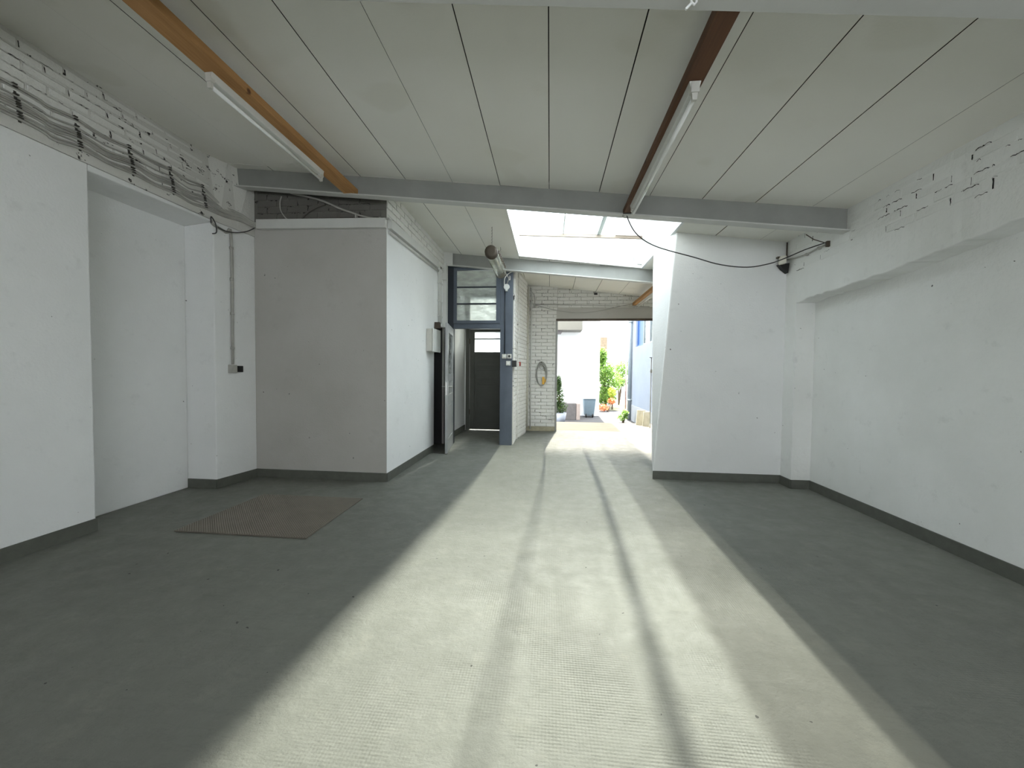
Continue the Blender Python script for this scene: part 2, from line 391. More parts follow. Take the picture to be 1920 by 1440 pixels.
# wall behind the camera
wbk = MB(); wbk.box(-4.15, -0.9, YB-0.2, YB, 0, 3.8); wbk.box(2.6, 3.35, YB-0.2, YB, 0, 3.8); wbk.box(-0.9, 2.6, YB-0.2, YB, 0, 0.85); wbk.box(-0.9, 2.6, YB-0.2, YB, 2.65, 3.8)
struct('wall_back', wbk, WHITE)
wdn = MB()
for x in (-0.9, 0.25, 1.4, 2.55): wdn.box(x, x+0.05, YB-0.12, YB-0.06, 0.85, 2.65)
for z in (0.85, 2.60): wdn.box(-0.85, 2.55, YB-0.115, YB-0.065, z, z+0.05)
struct('fill_window', wdn, STEELW)  # unseen window, added to bring fill light from behind
# ------------------------------------------------------------------ ceiling: roof slab + planks
SKX0, SKX1 = -0.53, 1.443
def slab(x0, x1, y0, y1, t0=0.075, t1=0.10):
    return [(x0,y0,cz(x0)+t0),(x1,y0,cz(x1)+t0),(x1,y1,cz(x1)+t0),(x0,y1,cz(x0)+t0),(x0,y0,cz(x0)+t1),(x1,y0,cz(x1)+t1),(x1,y1,cz(x1)+t1),(x0,y1,cz(x0)+t1)]
rs = MB()
rs.hexa(slab(-4.2, 3.4, YB-0.2, 4.06)); rs.hexa(slab(-4.2, SKX0-0.03, 4.06, 6.36)); rs.hexa(slab(SKX1+0.03, 3.4, 4.06, 6.36)); rs.hexa(slab(-4.2, 3.4, 6.36, YF+0.3))
ceiling = struct('ceiling', rs, ROOFDARK)
EDGES = [-3.72, -3.10, -2.602, -2.064, -1.555, -1.039, -0.533, -0.030, 0.466, 0.955, 1.443, 1.921, 2.42, 2.92]
GAPS = [.004, .004, .006, .0055, .006, .0035, .0065, .0065, .0065, .006, .005, .006, .002, .003]
bays = [(YB, 1.70, 0), (1.70, 3.95, 1), (3.95, 6.42, 2), (6.42, YF+0.1, 3)]
for (y0, y1, bi) in bays:
    for i in range(len(EDGES)-1):
        a, b = EDGES[i], EDGES[i+1]
        if bi == 2 and a > -0.6 and b < 1.5: continue
        if bi == 2: ya, yb = y0+0.002, y1-0.002
        else: ya, yb = y0+0.002, y1-0.002
        a2, b2 = a+GAPS[i]/2, b-GAPS[i+1]/2
        sag = random.uniform(-0.0015, 0.0015)
        p = MB(); p.hexa([(a2,ya,cz(a2)+sag),(b2,ya,cz(b2)+sag),(b2,yb,cz(b2)+sag),(a2,yb,cz(a2)+sag),(a2,ya,cz(a2)+.072),(b2,ya,cz(b2)+.072),(b2,yb,cz(b2)+.072),(a2,yb,cz(a2)+.072)])
        o = ob('plank', p, [PLANK, ROOFDARK], ceiling)
        for q in o.data.polygons: q.material_index = 1 if abs(q.normal.x) > 0.9 else 0
# ------------------------------------------------------------------ bricks, painted over
def brick_mesh(seed, mat=None, L=0.24, Hh=0.066, D=0.012):
    r = random.Random(seed); j = lambda s=0.0018: r.uniform(-s, s)
    m = MB(); e = 0.006
    back_ = [(-L/2,0,-Hh/2),(L/2,0,-Hh/2),(L/2,0,Hh/2),(-L/2,0,Hh/2)]
    mid = [(x+j(),-D+0.004,z+j()) for x,_,z in back_]
    fr = [(x*(1-2*e/L)+j(),-D+j(0.001),z*(1-2*e/Hh)+j()) for x,_,z in back_]
    m.v = back_+mid+fr
    for k in range(4):
        q = (k+1) % 4
        m.face([k, q, 4+q, 4+k]); m.face([4+k, 4+q, 8+q, 8+k], True)
    m.face([8,9,10,11]); return mesh(m, mat or BRICKP)
BM = [brick_mesh(i) for i in range(7)]
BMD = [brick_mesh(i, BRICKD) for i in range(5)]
BMR = [brick_mesh(i, WHITE_ROUGH) for i in range(5)]
def lay(parent, origin, ang, u1, z0, ztop, skip=None, lean=None, course=0.0765, pitch=0.2525, proud=0.0, meshes=None, minw=0.07):
    """bricks on a wall: origin (x,y) at u=0, ang = heading of u in plan, outward normal is to the right of u"""
    c, s = math.cos(ang), math.sin(ang); k = 0; z = z0+course/2
    while z+course/2 < 9:
        u = -pitch*(0.5 if k % 2 else 0.0)-0.001; any_ = False
        while u < u1:
            a, b = max(u+0.005, 0.0), min(u+pitch-0.007, u1)
            if b-a > minw:
                um = (a+b)/2
                if z+course/2-0.005 < ztop(origin[0]+c*um, origin[1]+s*um):
                    any_ = True
                    if not (skip and skip(um, z, a, b)):
                        o = bpy.data.objects.new('brick', random.choice(meshes or BM)); COL.objects.link(o)
                        off = lean(um, z) if lean else 0.0
                        o.location = (origin[0]+c*um+s*(proud-off), origin[1]+s*um-c*(proud-off), z+random.uniform(-.0015,.0015))
                        o.rotation_euler = (0, random.uniform(-.006,.006), ang); o.scale = ((b-a)/0.24, random.uniform(0.75,1.15), 1)
                        o.parent = parent; lay.n += 1
            u += pitch
        if not any_: break
        z += course; k += 1
lay.n = 0
# left wall, above the plaster: normal points +x  (u runs toward -y means right-hand normal = ... use heading +90deg from far to near)
def lean_left(um, z): return 0.13*(z-2.85)/0.72 if z > 2.85 else 0
lay(wall_left_upper, (LX, 0.95), math.radians(90), 2.80, 2.93, lambda x, y: 3.57, lean=lambda u, z: lean_left(u, z)+0.006)
# right wall under the ceiling: normal points -x
lay(wall_right, (RXW, 4.70), math.radians(-90), 3.0, 2.44, lambda x, y: cz(RXW), proud=-0.0105, meshes=BMR)
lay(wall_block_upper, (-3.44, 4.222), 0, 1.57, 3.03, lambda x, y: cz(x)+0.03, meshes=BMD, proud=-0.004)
lay(wall_block_upper, (-1.867, 4.225), math.radians(90), 2.36, 3.06, lambda x, y: cz(-1.867)+0.03)
lay(wall_far, (-0.57, YF), 0, OX0+0.56, 0.10, lambda x, y: 3.16)
lay(wall_far, (OX0, YF), 0, 2.1, 2.69, lambda x, y: cz(x)+0.02, pitch=0.2525)
lay(wall_pier, (-0.633, 6.73), math.radians(90), 0.56, 0.02, lambda x, y: 3.16)
lay(wall_pier, (-0.612, 7.31), math.atan2(0.739, 0.112), 0.735, 0.02, lambda x, y: 3.16)
GAPM = plain('open_joint_dark', (0.022, 0.02, 0.017), 0.95, var=0.3)
def open_joints(parent, origin, ang, u1, z0, ztop, n, off, seed, lean=None, course=0.0765, pitch=0.2525, zmax=None, big=1.0, clusters=5):
    """places where the mortar has fallen out between the painted bricks: small dark ragged gaps"""
    r = random.Random(seed); m = MB(); c, s = math.cos(ang), math.sin(ang)
    cl = [(r.uniform(0, u1), r.uniform(0, 1)) for _ in range(clusters)]
    zt = lambda u: min(ztop(origin[0]+c*u, origin[1]+s*u), zmax or 9)
    for _ in range(n):
        if r.random() < 0.65:
            q = r.choice(cl); uu = q[0]+r.gauss(0, 0.22); zz_ = z0+(zt(min(max(uu,0),u1))-z0)*q[1]+r.gauss(0, 0.09)
        else: uu = r.uniform(0, u1); zz_ = r.uniform(z0, zt(uu))
        if not (0.03 < uu < u1-0.03) or not (z0 < zz_ < zt(uu)-0.02): continue
        k = round((zz_-z0)/course); zj = z0+k*course
        pts = []
        if r.random() < 0.68:
            L = (0.012+0.07*r.random()**2.2)*big; h = r.uniform(0.0018, 0.005)*big; st = max(3, int(L/0.012))
            up_p = [(uu+L*(i/st-0.5), zj+0.0035*math.sin(i*1.7+uu*9)+h*0.5*r.uniform(.3,1.4)*(1 if 0 < i < st else .1)) for i in range(st+1)]
            lo = [(u_, z_-h*r.uniform(.5,1.3)) for u_, z_ in reversed(up_p)]; pts = up_p+lo
        else:
            j = round((uu+(pitch/2 if k % 2 else 0))/pitch)*pitch-(pitch/2 if k % 2 else 0); h = r.uniform(0.018, 0.055)*big; w = r.uniform(0.002, 0.006)*big
            if not 0.03 < j < u1-0.03: continue
            zz0 = zj+course*0.5-h/2; rt = [(j+w*r.uniform(.2,1), zz0+h*i/3) for i in range(4)]; lt = [(j-w*r.uniform(.2,1), zz0+h*i/3) for i in reversed(range(4))]; pts = rt+lt
        P3 = []
        for u_, z_ in pts:
            o_ = off-(lean(u_, z_) if lean else 0); P3.append((origin[0]+c*u_+s*o_, origin[1]+s*u_-c*o_, z_))
        m.poly(P3)
    return ob('open_joints', m, GAPM, parent, kind='stuff')
open_joints(wall_left_upper, (LX, 0.95), math.radians(90), 2.80, 2.93, lambda x, y: 3.55, 230, 0.0075, 1, lean=lambda u, z: lean_left(u, z), clusters=9)
open_joints(wall_right, (RXW, 4.70), math.radians(-90), 3.0, 2.44, lambda x, y: cz(RXW), 105, 0.003, 2, big=1.25, clusters=7)
open_joints(wall_block_upper, (-1.867, 4.225), math.radians(90), 2.30, 3.06, lambda x, y: 3.34, 90, 0.013, 3)
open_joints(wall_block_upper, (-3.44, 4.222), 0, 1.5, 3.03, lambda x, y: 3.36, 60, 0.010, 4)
open_joints(wall_far, (-0.57, YF), 0, 0.66, 0.10, lambda x, y: 3.14, 170, 0.0135, 5, clusters=14)
open_joints(wall_far, (-0.57, YF), 0, 2.8, 2.69, lambda x, y: cz(x), 120, 0.0135, 6, clusters=6)
open_joints(wall_pier, (-0.633, 6.73), math.radians(90), 0.56, 0.02, lambda x, y: 3.14, 110, 0.0135, 7, clusters=12)
open_joints(wall_pier, (-0.612, 7.31), math.atan2(0.739, 0.112), 0.72, 0.02, lambda x, y: 3.14, 140, 0.0135, 8, clusters=14)
# ------------------------------------------------------------------ painted skirtings
def skirt(name, pts, h=0.10, t=0.012):
    m = MB()
    for (a, b) in zip(pts, pts[1:]):
        a2, b2 = Vector((*a, 0)), Vector((*b, 0)); d = (b2-a2).normalized(); n = Vector((d.y, -d.x, 0))*t
        ex = d*0.002
        m.hexa([a2+n-ex, b2+n+ex, b2+ex, a2-ex]+[v+Vector((0,0,h)) for v in (a2+n-ex, b2+n+ex, b2+ex, a2-ex)])
    return struct(name, m, SKIRT, 0.002)
skirt('baseboard_left', [(LX, YB), (LX, 2.64)])
skirt('baseboard_left_corner', [(-3.88, 3.735), (LX, 3.735), (-3.48, 4.22), (-1.865, 4.22), (-1.865, 6.02)])
skirt('baseboard_right', [(2.92, 4.56), (2.92, YB)])
skirt('baseboard_right_corner', [(1.262, 4.76), (2.72, 4.76), (2.72, 4.56), (2.92, 4.56)])
skirt('baseboard_passage', [(-1.865, 6.74), (-1.865, 8.28)], 0.12)
def skirt_far():
    m = MB(); m.box(-0.6, OX0, YF-0.016, YF, 0, 0.10); return struct('baseboard_far', m, plain('beige_skirting', (0.42, 0.38, 0.27), 0.7, var=0.3), 0.002)
skirt_far()
# ------------------------------------------------------------------ steel beams
FLANGE = plain('flange_bounce_tone', (0.60, 0.60, 0.575), 0.55, var=0.12, scale=3)  # beam paint made paler: bounce light on the underside put into colour
def beam(label, xa, ya, xb, yb, mat, h=0.215, w=0.095):
    m = MB()
    for (z0, z1, hw) in ((-h+0.012, 0.06, 0.004), (-h, -h+0.012, w/2), (0.045, 0.06, w/2)):
        za, zb = cz(xa), cz(xb); m.mi = 1 if z0 == -h else 0
        m.hexa([(xa,ya-hw,za+z0),(xb,yb-hw,zb+z0),(xb,yb+hw,zb+z0),(xa,ya+hw,za+z0),(xa,ya-hw,za+z1),(xb,yb-hw,zb+z1),(xb,yb+hw,zb+z1),(xa,ya+hw,za+z1)])
    o = ob('steel_beam', m, [mat, FLANGE]); return tag(o, label, 'beam')
beam('grey painted steel I-beam carrying the ceiling in front of the skylight', -3.64, 4.062, 2.75, 3.862, STEEL)
beam('white painted steel I-beam behind the skylight, above the blue door frame', -1.84, 6.60, 2.70, 6.30, STEEL)
beam('grey steel I-beam nearest the viewer at the top edge', -3.70, 1.76, 2.80, 1.70, STEEL)
bk = MB(); bk.box(-1.90, -1.70, 6.535, 6.55, 3.12, 3.36); bk.box(-1.90,-1.885,6.40,6.55,3.12,3.36)
for (x, z) in ((-1.74,3.16),(-1.74,3.32)): bk.tube([(x,6.535,z),(x,6.525,z)], 0.009, 6)
tag(ob('bracket', bk, STEELW, None, 0.001), 'square steel bracket plate at the wall end of the far beam', 'bracket')
# ------------------------------------------------------------------ skylight
sk = empty('window_1', (0.45, 5.2, 3.3)); tag(sk, kind='structure')
def topz(x): return 3.58-0.055*(x+0.53)
sh = MB()
for (x0, x1) in ((SKX0-0.03, SKX0), (SKX1, SKX1+0.03)):
    sh.hexa([(x0,4.08,cz(x0)),(x1,4.08,cz(x1)),(x1,6.38,cz(x1)),(x0,6.38,cz(x0)),(x0,4.08,topz(x0)),(x1,4.08,topz(x1)),(x1,6.38,topz(x1)),(x0,6.38,topz(x0))])
sh.hexa([(SKX0,4.05,cz(SKX0)),(SKX1,4.05,cz(SKX1)),(SKX1,4.08,cz(SKX1)),(SKX0,4.08,cz(SKX0)),(SKX0,4.05,topz(SKX0)),(SKX1,4.05,topz(SKX1)),(SKX1,4.08,topz(SKX1)),(SKX0,4.08,topz(SKX0))])
ob('shaft', sh, plain('shaft_white', (0.78, 0.80, 0.80), 0.6, var=0.05), sk)
def rail(y0, y1, za, zb):
    m = MB(); x0, x1 = SKX0, SKX1
    m.hexa([(x0,y0,za(x0)),(x1,y0,za(x1)),(x1,y1,za(x1)),(x0,y1,za(x0)),(x0,y0,zb(x0)),(x1,y0,zb(x1)),(x1,y1,zb(x1)),(x0,y1,zb(x0))]); return m
FRW = plain('skylight_frame_white', (0.80, 0.79, 0.76), 0.5, var=0.05)
ob('frame', rail(6.34, 6.38, lambda x: cz(x), lambda x: cz(x)+0.105), FRW, sk)
ob('frame', rail(6.34, 6.38, lambda x: topz(x)-0.035, lambda x: topz(x)+0.012), plain('skylight_rail', (0.40, 0.33, 0.27), 0.6), sk)
ob('frame', rail(4.08, 4.11, lambda x: topz(x)-0.02, lambda x: topz(x)+0.012), FRW, sk)
ob('pane', rail(6.357, 6.363, lambda x: cz(x)+0.105, lambda x: topz(x)-0.035), GLASS, sk)
EX = [SKX0, 0.19, 0.76, 1.02, SKX1]
for a, b in zip(EX, EX[1:]):
    g = MB(); a2, b2 = a+0.002, b-0.002
    g.hexa([(a2,4.11,topz(a2)),(b2,4.11,topz(b2)),(b2,6.34,topz(b2)),(a2,6.34,topz(a2)),(a2,4.11,topz(a2)+.006),(b2,4.11,topz(b2)+.006),(b2,6.34,topz(b2)+.006),(a2,6.34,topz(a2)+.006)])
    ob('pane', g, DIMMING if a > 1 else GLASS, sk)  # right-hand tint added to dim that side of the lit floor
for x, w in ((0.19, 0.022), (0.76, 0.06)):
    g = MB(); g.hexa([(x-w/2,4.09,topz(x)+.008),(x+w/2,4.09,topz(x)+.008),(x+w/2,6.36,topz(x)+.008),(x-w/2,6.36,topz(x)+.008),(x-w/2,4.09,topz(x)+.04),(x+w/2,4.09,topz(x)+.04),(x+w/2,6.36,topz(x)+.04),(x-w/2,6.36,topz(x)+.04)])
    ob('glazing_bar', g, FRW, sk)
# ------------------------------------------------------------------ battens with fluorescent lamps
def batten(label, x0, x1, ya, yb, mat, hgt=0.055, lift=0.0):
    m = MB(); xm = (x0+x1)/2; z = cz(xm)-0.205+lift
    m.box(x0, x1, ya, yb, z, z+hgt)
    o = ob('wooden_batten', m, mat, None, 0.002); return tag(o, label, 'batten'), z
b1, zb1 = batten('orange-brown pine batten hanging under the left side of the ceiling', -2.235, -2.095, 1.5, 4.05, PINE)
b2, zb2 = batten('dark brown stained batten under the right side of the ceiling', 0.70, 0.80, 1.5, 3.93, PINED)
b3, zb3 = batten('short brown batten in the far bay above the gate', 1.73, 1.80, 6.45, YF, PINE)
def tube_lamp(label, x, ya, yb, ztop, w=0.055, h=0.045):
    t = empty('fluorescent_lamp', (x, (ya+yb)/2, ztop)); tag(t, label, 'lamp', 'bare tube lamps on the battens')
    m = MB(); m.hexa([(x-w*.32,ya,ztop-h),(x+w*.32,ya,ztop-h),(x+w*.32,yb,ztop-h),(x-w*.32,yb,ztop-h),(x-w/2,ya,ztop),(x+w/2,ya,ztop),(x+w/2,yb,ztop),(x-w/2,yb,ztop)])
    ob('housing', m, LAMPW, t, 0.003)
    for (y0, s) in ((ya, 1), (yb, -1)):
        e = MB(); e.box(x-w*.36, x+w*.36, y0-0.004 if s > 0 else y0-0.03, y0+0.03 if s > 0 else y0+0.004, ztop-h-0.014, ztop-0.004)
        ob('end_cap', e, PLASTIC, t, 0.003)
        e = MB(); e.hexa([(x-.012,y0+s*.004,ztop-h-.052),(x+.012,y0+s*.004,ztop-h-.052),(x+.012,y0+s*.022,ztop-h-.052),(x-.012,y0+s*.022,ztop-h-.052),(x-.016,y0+s*.004,ztop-h-.01),(x+.016,y0+s*.004,ztop-h-.01),(x+.016,y0+s*.022,ztop-h-.01),(x-.016,y0+s*.022,ztop-h-.01)] if s > 0 else
            [(x-.012,y0-.022,ztop-h-.052),(x+.012,y0-.022,ztop-h-.052),(x+.012,y0-.004,ztop-h-.052),(x-.012,y0-.004,ztop-h-.052),(x-.016,y0-.022,ztop-h-.01),(x+.016,y0-.022,ztop-h-.01),(x+.016,y0-.004,ztop-h-.01),(x-.016,y0-.004,ztop-h-.01)])
        ob('lamp_holder', e, PLASTIC, t)
    g = MB(); g.tube([(x, ya+0.02, ztop-h-0.036), (x, yb-0.02, ztop-h-0.036)], 0.013, 12); ob('tube', g, TUBEG, t)
    return t
tube_lamp('white tube lamp mounted on the left, orange-brown batten', -2.205, 2.30, 3.52, zb1)
tube_lamp('white tube lamp mounted on the right, dark brown batten', 0.755, 2.17, 3.70, zb2, 0.062)
tube_lamp('white tube lamp on the short batten above the gate, half hidden', 1.825, 6.95, 8.20, zb3+0.04, 0.06)
# dark bracket straps holding the right batten to the beam
st = MB(); st.box(0.695, 0.805, 3.86, 3.90, zb2-0.004, zb2); st.box(0.695, 0.805, 3.915, 3.93, zb2-0.006, zb2-0.001)
tag(ob('strap', st, BLACK), 'dark metal strap at the far end of the dark batten', 'strap')
# ------------------------------------------------------------------ hanging damp-proof lamp
def hanging_lamp():
    near, far = Vector((-0.80, 5.12, 2.885)), Vector((-0.79, 6.02, 2.845))
    t = empty('hanging_lamp', near); tag(t, 'old tubular work lamp with glass body hanging on a chain beside the skylight', 'lamp')
    d = (far-near).normalized()
    m = MB(); r = 0.085
    m.tube([near, near+d*0.03, near+d*0.04, far-d*0.03, far], [r*0.8, r*0.98, r, r, r*0.7], 18); ob('glass_body', m, glass_mat('yellowed_lamp_glass', (0.80, 0.77, 0.62), 0.45), t)
    m = MB(); upv = Vector((0, 0, 0.045))
    m.bar(near+upv*1.0+d*0.02, far+upv-d*0.03, 0.105, 0.075); ob('reflector_housing', m, plain('lamp_housing_dark', (0.13, 0.115, 0.09), 0.5, metal=0.3), t, 0.012)
    m = MB(); m.tube([near-d*0.055, near-d*0.05, near+d*0.0, near+d*0.012], [0.05, 0.085, 0.092, 0.092], 18); ob('end_cap', m, plain('cast_iron_cap', (0.075, 0.06, 0.045), 0.55, metal=0.4), t)
    m = MB(); m.tube([far-d*0.012, far+d*0.02], [0.09, 0.075], 18); ob('end_cap', m, plain('cast_iron_cap2', (0.10, 0.085, 0.065), 0.55, metal=0.4), t)
    for off in (-0.03, 0.03):
        m = MB(); m.tube([near+Vector((off,0.05,-0.01)), far+Vector((off,-0.05,-0.01))], 0.013, 8); ob('tube', m, TUBEG, t)
    for k in range(7):
        m = MB(); p = near+Vector((0.088, 0.05+0.12*k, 0.0)); m.box(p.x-0.004, p.x+0.012, p.y-0.012, p.y+0.012, p.z+0.0, p.z+0.04); ob('clamp', m, RUSTM, t)
    for q in (near+Vector((0,0.02,0.08)), far+Vector((0,-0.06,0.08))):
        c = MB(); z = q.z; i = 0
        while z < cz(q.x)-0.01:
            a = (0.007, 0) if i % 2 else (0, 0.007)
            c.tube([(q.x-a[0], q.y-a[1], z), (q.x+a[0], q.y+a[1], z+0.009), (q.x-a[0]*0.2, q.y-a[1]*.2, z+0.026)], 0.0022, 5); z += 0.02; i += 1
        ob('chain', c, RUSTM, t)
    return t
hanging_lamp()
# ------------------------------------------------------------------ door frame, transom, door leaf
D1 = empty('door_1', (-1.27, 6.66, 0)); tag(D1, kind='structure')
ytop = 3.10
fm = MB(); fm.box(-1.86, -1.70, 6.62, 6.72, 0, 3.28); ob('post', fm, DARKB, D1, 0.003)
fm = MB(); fm.box(-0.87, -0.655, 6.62, 6.72, 0, 3.19); ob('post', fm, BLUEG, D1, 0.003)
fm = MB(); fm.box(-1.70, -0.87, 6.62, 6.72, 2.045, 2.13); ob('transom_rail', fm, BLUEG, D1, 0.003)
fm = MB(); fm.hexa([(-1.70,6.62,3.10),(-0.87,6.62,3.10),(-0.87,6.72,3.10),(-1.70,6.72,3.10),(-1.70,6.62,3.31),(-0.87,6.62,3.22),(-0.87,6.72,3.22),(-1.70,6.72,3.31)]); ob('head', fm, DARKB, D1)
sf = MB(); X0, X1, Z0, Z1 = -1.70, -0.87, 2.13, 3.10
sf.box(X0, -1.645, 6.605, 6.66, Z0, Z1); sf.box(-0.945, X1, 6.605, 6.66, Z0, Z1)
sf.box(-1.645, -0.945, 6.605, 6.66, Z0, 2.185); sf.box(-1.645, -0.945, 6.605, 6.66, 3.055, Z1)
sash = ob('transom_sash', sf, BLUEG, D1, 0.003)
zz = [2.185, 2.475, 2.765, 3.055]
for z in zz[1:3]:
    b = MB(); b.box(-1.645, -0.945, 6.615, 6.65, z-0.013, z+0.013); ob('glazing_bar', b, DARKB, sash)
for a, b in zip(zz, zz[1:]):
    p = MB(); p.box(-1.645, -0.945, 6.630, 6.635, a+0.005, b-0.005); ob('pane', p, FROST, sash)
# open leaf, swung towards the room
HNG = Vector((-1.715, 6.60, 0)); TIP = Vector((-1.585, 5.745, 0))
u = (TIP-HNG).normalized(); nn = Vector((u.y, -u.x, 0))      # nn: side facing ... 
if nn.x < 0: nn = -nn
def leafbox(m, a, b, z0, z1, n0, n1):
    p = lambda s, n, z: HNG+u*s+nn*n+Vector((0,0,z))
    q = [p(a,n0,z0), p(b,n0,z0), p(b,n1,z0), p(a,n1,z0), p(a,n0,z1), p(b,n0,z1), p(b,n1,z1), p(a,n1,z1)]
    m.hexa(q)
LW = (TIP-HNG).length
leaf = MB()
leafbox(leaf, 0, 0.115, 0.012, 2.03, -0.02, 0.02); leafbox(leaf, LW-0.115, LW, 0.012, 2.03, -0.02, 0.02)
for z0, z1 in ((0.012, 0.22), (0.78, 0.92), (1.13, 1.25), (1.90, 2.03)): leafbox(leaf, 0.115, LW-0.115, z0, z1, -0.02, 0.02)
lf = ob('door_leaf', leaf, DOORG, D1, 0.003)
for z0, z1 in ((0.22, 0.78), (0.92, 1.13)):
    m = MB(); leafbox(m, 0.115, LW-0.115, z0, z1, -0.008, 0.008); leafbox(m, 0.16, LW-0.16, z0+0.045, z1-0.045, -0.014, 0.014); ob('panel', m, DOORG, lf, 0.003)
m = MB(); leafbox(m, 0.115, LW-0.115, 1.25, 1.90, -0.003, 0.003); ob('pane', m, FROST, lf)
m = MB(); leafbox(m, LW-0.085, LW-0.04, 0.90, 1.14, 0.02, 0.027); leafbox(m, LW-0.085, LW-0.04, 0.90, 1.14, -0.027, -0.02); leafbox(m, LW-0.001, LW+0.003, 0.92, 1.12, -0.012, 0.012); ob('lock_plate', m, CHROME, lf, 0.002)
m = MB()
for sg in (1, -1):
    P = lambda s, n, z: HNG+u*s+nn*n*sg+Vector((0,0,z))
    m.tube([P(LW-.062,.025,1.05), P(LW-.062,.065,1.05), P(LW-.075,.07,1.05), P(LW-.18,.07,1.045)], 0.009, 8)
ob('handle', m, CHROME, lf)
# passage and second door
D2 = empty('door_2', (-1.4, 8.30, 0)); tag(D2, kind='structure')
m = MB(); m.box(-3.0, -1.84, 8.26, 8.36, 0, 3.4); m.box(-1.84, -0.6, 8.26, 8.36, 3.0, 3.4); struct('wall_passage', m, WHITE)
m = MB(); m.box(-1.84, -1.76, 8.24, 8.34, 0, 3.0); m.box(-0.93, -0.86, 8.24, 8.34, 0, 3.0); m.box(-1.76, -0.93, 8.24, 8.34, 2.22, 2.32); m.box(-1.76, -0.93, 8.24, 8.34, 2.92, 3.0); ob('frame', m, DOORD, D2, 0.003)
m = MB(); m.box(-1.76, -0.93, 8.285, 8.29, 2.32, 2.92); ob('pane', m, FROST, D2)
m = MB()
m.box(-1.755, -1.65, 8.26, 8.30, 0.02, 2.215); m.box(-1.04, -0.935, 8.26, 8.30, 0.02, 2.215)
for z0, z1 in ((0.02, 0.16), (1.06, 1.11), (1.37, 1.41), (1.66, 1.72), (2.16, 2.215)): m.box(-1.65, -1.04, 8.26, 8.30, z0, z1)
lf2 = ob('door_leaf', m, DOORD, D2, 0.003)
for z0, z1 in ((0.16, 1.06), (1.11, 1.37), (1.41, 1.66)):
    m = MB(); m.box(-1.65, -1.04, 8.272, 8.288, z0, z1); m.box(-1.60, -1.09, 8.266, 8.272, z0+0.05, z1-0.05); ob('panel', m, DOORD, lf2, 0.003)
m = MB(); m.box(-1.65, -1.04, 8.278, 8.283, 1.72, 2.16); ob('pane', m, FROST, lf2)
m = MB(); m.box(-1.65, -1.04, 8.266, 8.295, 2.00, 2.02); ob('glazing_bar', m, BLACK, lf2)
m = MB()
for z in (0.35, 1.9): m.tube([(-1.757, 8.25, z), (-1.757, 8.25, z+0.11)], 0.012, 8)
ob('hinge', m, RUSTM, lf2)
m = MB(); m.box(-1.865, -1.80, 7.0, 7.06, 0.12, 2.0); struct('trim_2', m, PLASTIC, 0.003)
# white board beside the frame, under the far beam
m = MB(); m.box(-1.863, -1.80, 6.50, 6.60, 2.05, 3.16); struct('trim_3', m, STEELW, 0.003)
# ------------------------------------------------------------------ electrical things
def thing_mb(name, label, cat, m, mat, bevel=0.002, group=None): return tag(ob(name, m, mat, None, bevel), label, cat, group)
t = empty('cable_trunking', (-2.6, 4.2, 2.96)); tag(t, 'white cable trunking across the top of the grey wall and round its corner', 'trunking')
m = MB(); m.hexa([(-3.42,4.165,2.922),(-1.86,4.165,2.896),(-1.86,4.218,2.896),(-3.42,4.218,2.922),(-3.42,4.165,3.030),(-1.86,4.165,3.002),(-1.86,4.218,3.002),(-3.42,4.218,3.030)]); ob('front_duct', m, STEELW, t, 0.003)
m = MB(); m.hexa([(-1.863,4.235,2.905),(-1.815,4.235,2.905),(-1.815,6.10,2.965),(-1.863,6.10,2.965),(-1.863,4.235,3.010),(-1.815,4.235,3.010),(-1.815,6.10,3.070),(-1.863,6.10,3.070)]); ob('side_duct', m, STEELW, t, 0.003)
m = MB(); m.tube([(-1.842,4.25,2.868),(-1.842,6.15,2.93)], 0.017, 10)
thing_mb('conduit', 'white round conduit running under the trunking on the bright side wall', 'conduit', m, STEELW, 0)
m = MB()
for (yy, rr) in ((6.22, 0.012), (6.29, 0.016), (6.37, 0.012)): m.tube([(-1.848,yy-0.08,2.97),(-1.848,yy,2.85),(-1.848,yy,2.10)], rr, 8)
for z in (2.75, 2.45, 2.2): m.box(-1.863, -1.832, 6.19, 6.40, z, z+0.015)
thing_mb('conduit', 'group of vertical conduits dropping to the white fuse box', 'conduit', m, STEELW, 0)
t = empty('fuse_box', (-1.80, 5.80, 1.75)); tag(t, 'white metal fuse box on the side wall behind the open door', 'box')
m = MB(); m.box(-1.863, -1.775, 5.62, 5.97, 1.59, 1.93); ob('case', m, PLASTIC, t, 0.006)
m = MB(); m.box(-1.77, -1.745, 5.615, 5.975, 1.585, 1.935); ob('lid', m, STEELW, t, 0.006)
m = MB(); m.box(-1.862, -1.78, 6.02, 6.10, 1.98, 2.08); thing_mb('cable_gland', 'small dark cable gland above the fuse box', 'gland', m, RUSTM)
m = MB(); m.box(-1.862, -1.775, 6.42, 6.50, 2.86, 2.97); thing_mb('junction_box', 'small grey junction box at the corner left of the blue frame', 'box', m, STEELW, 0.006)
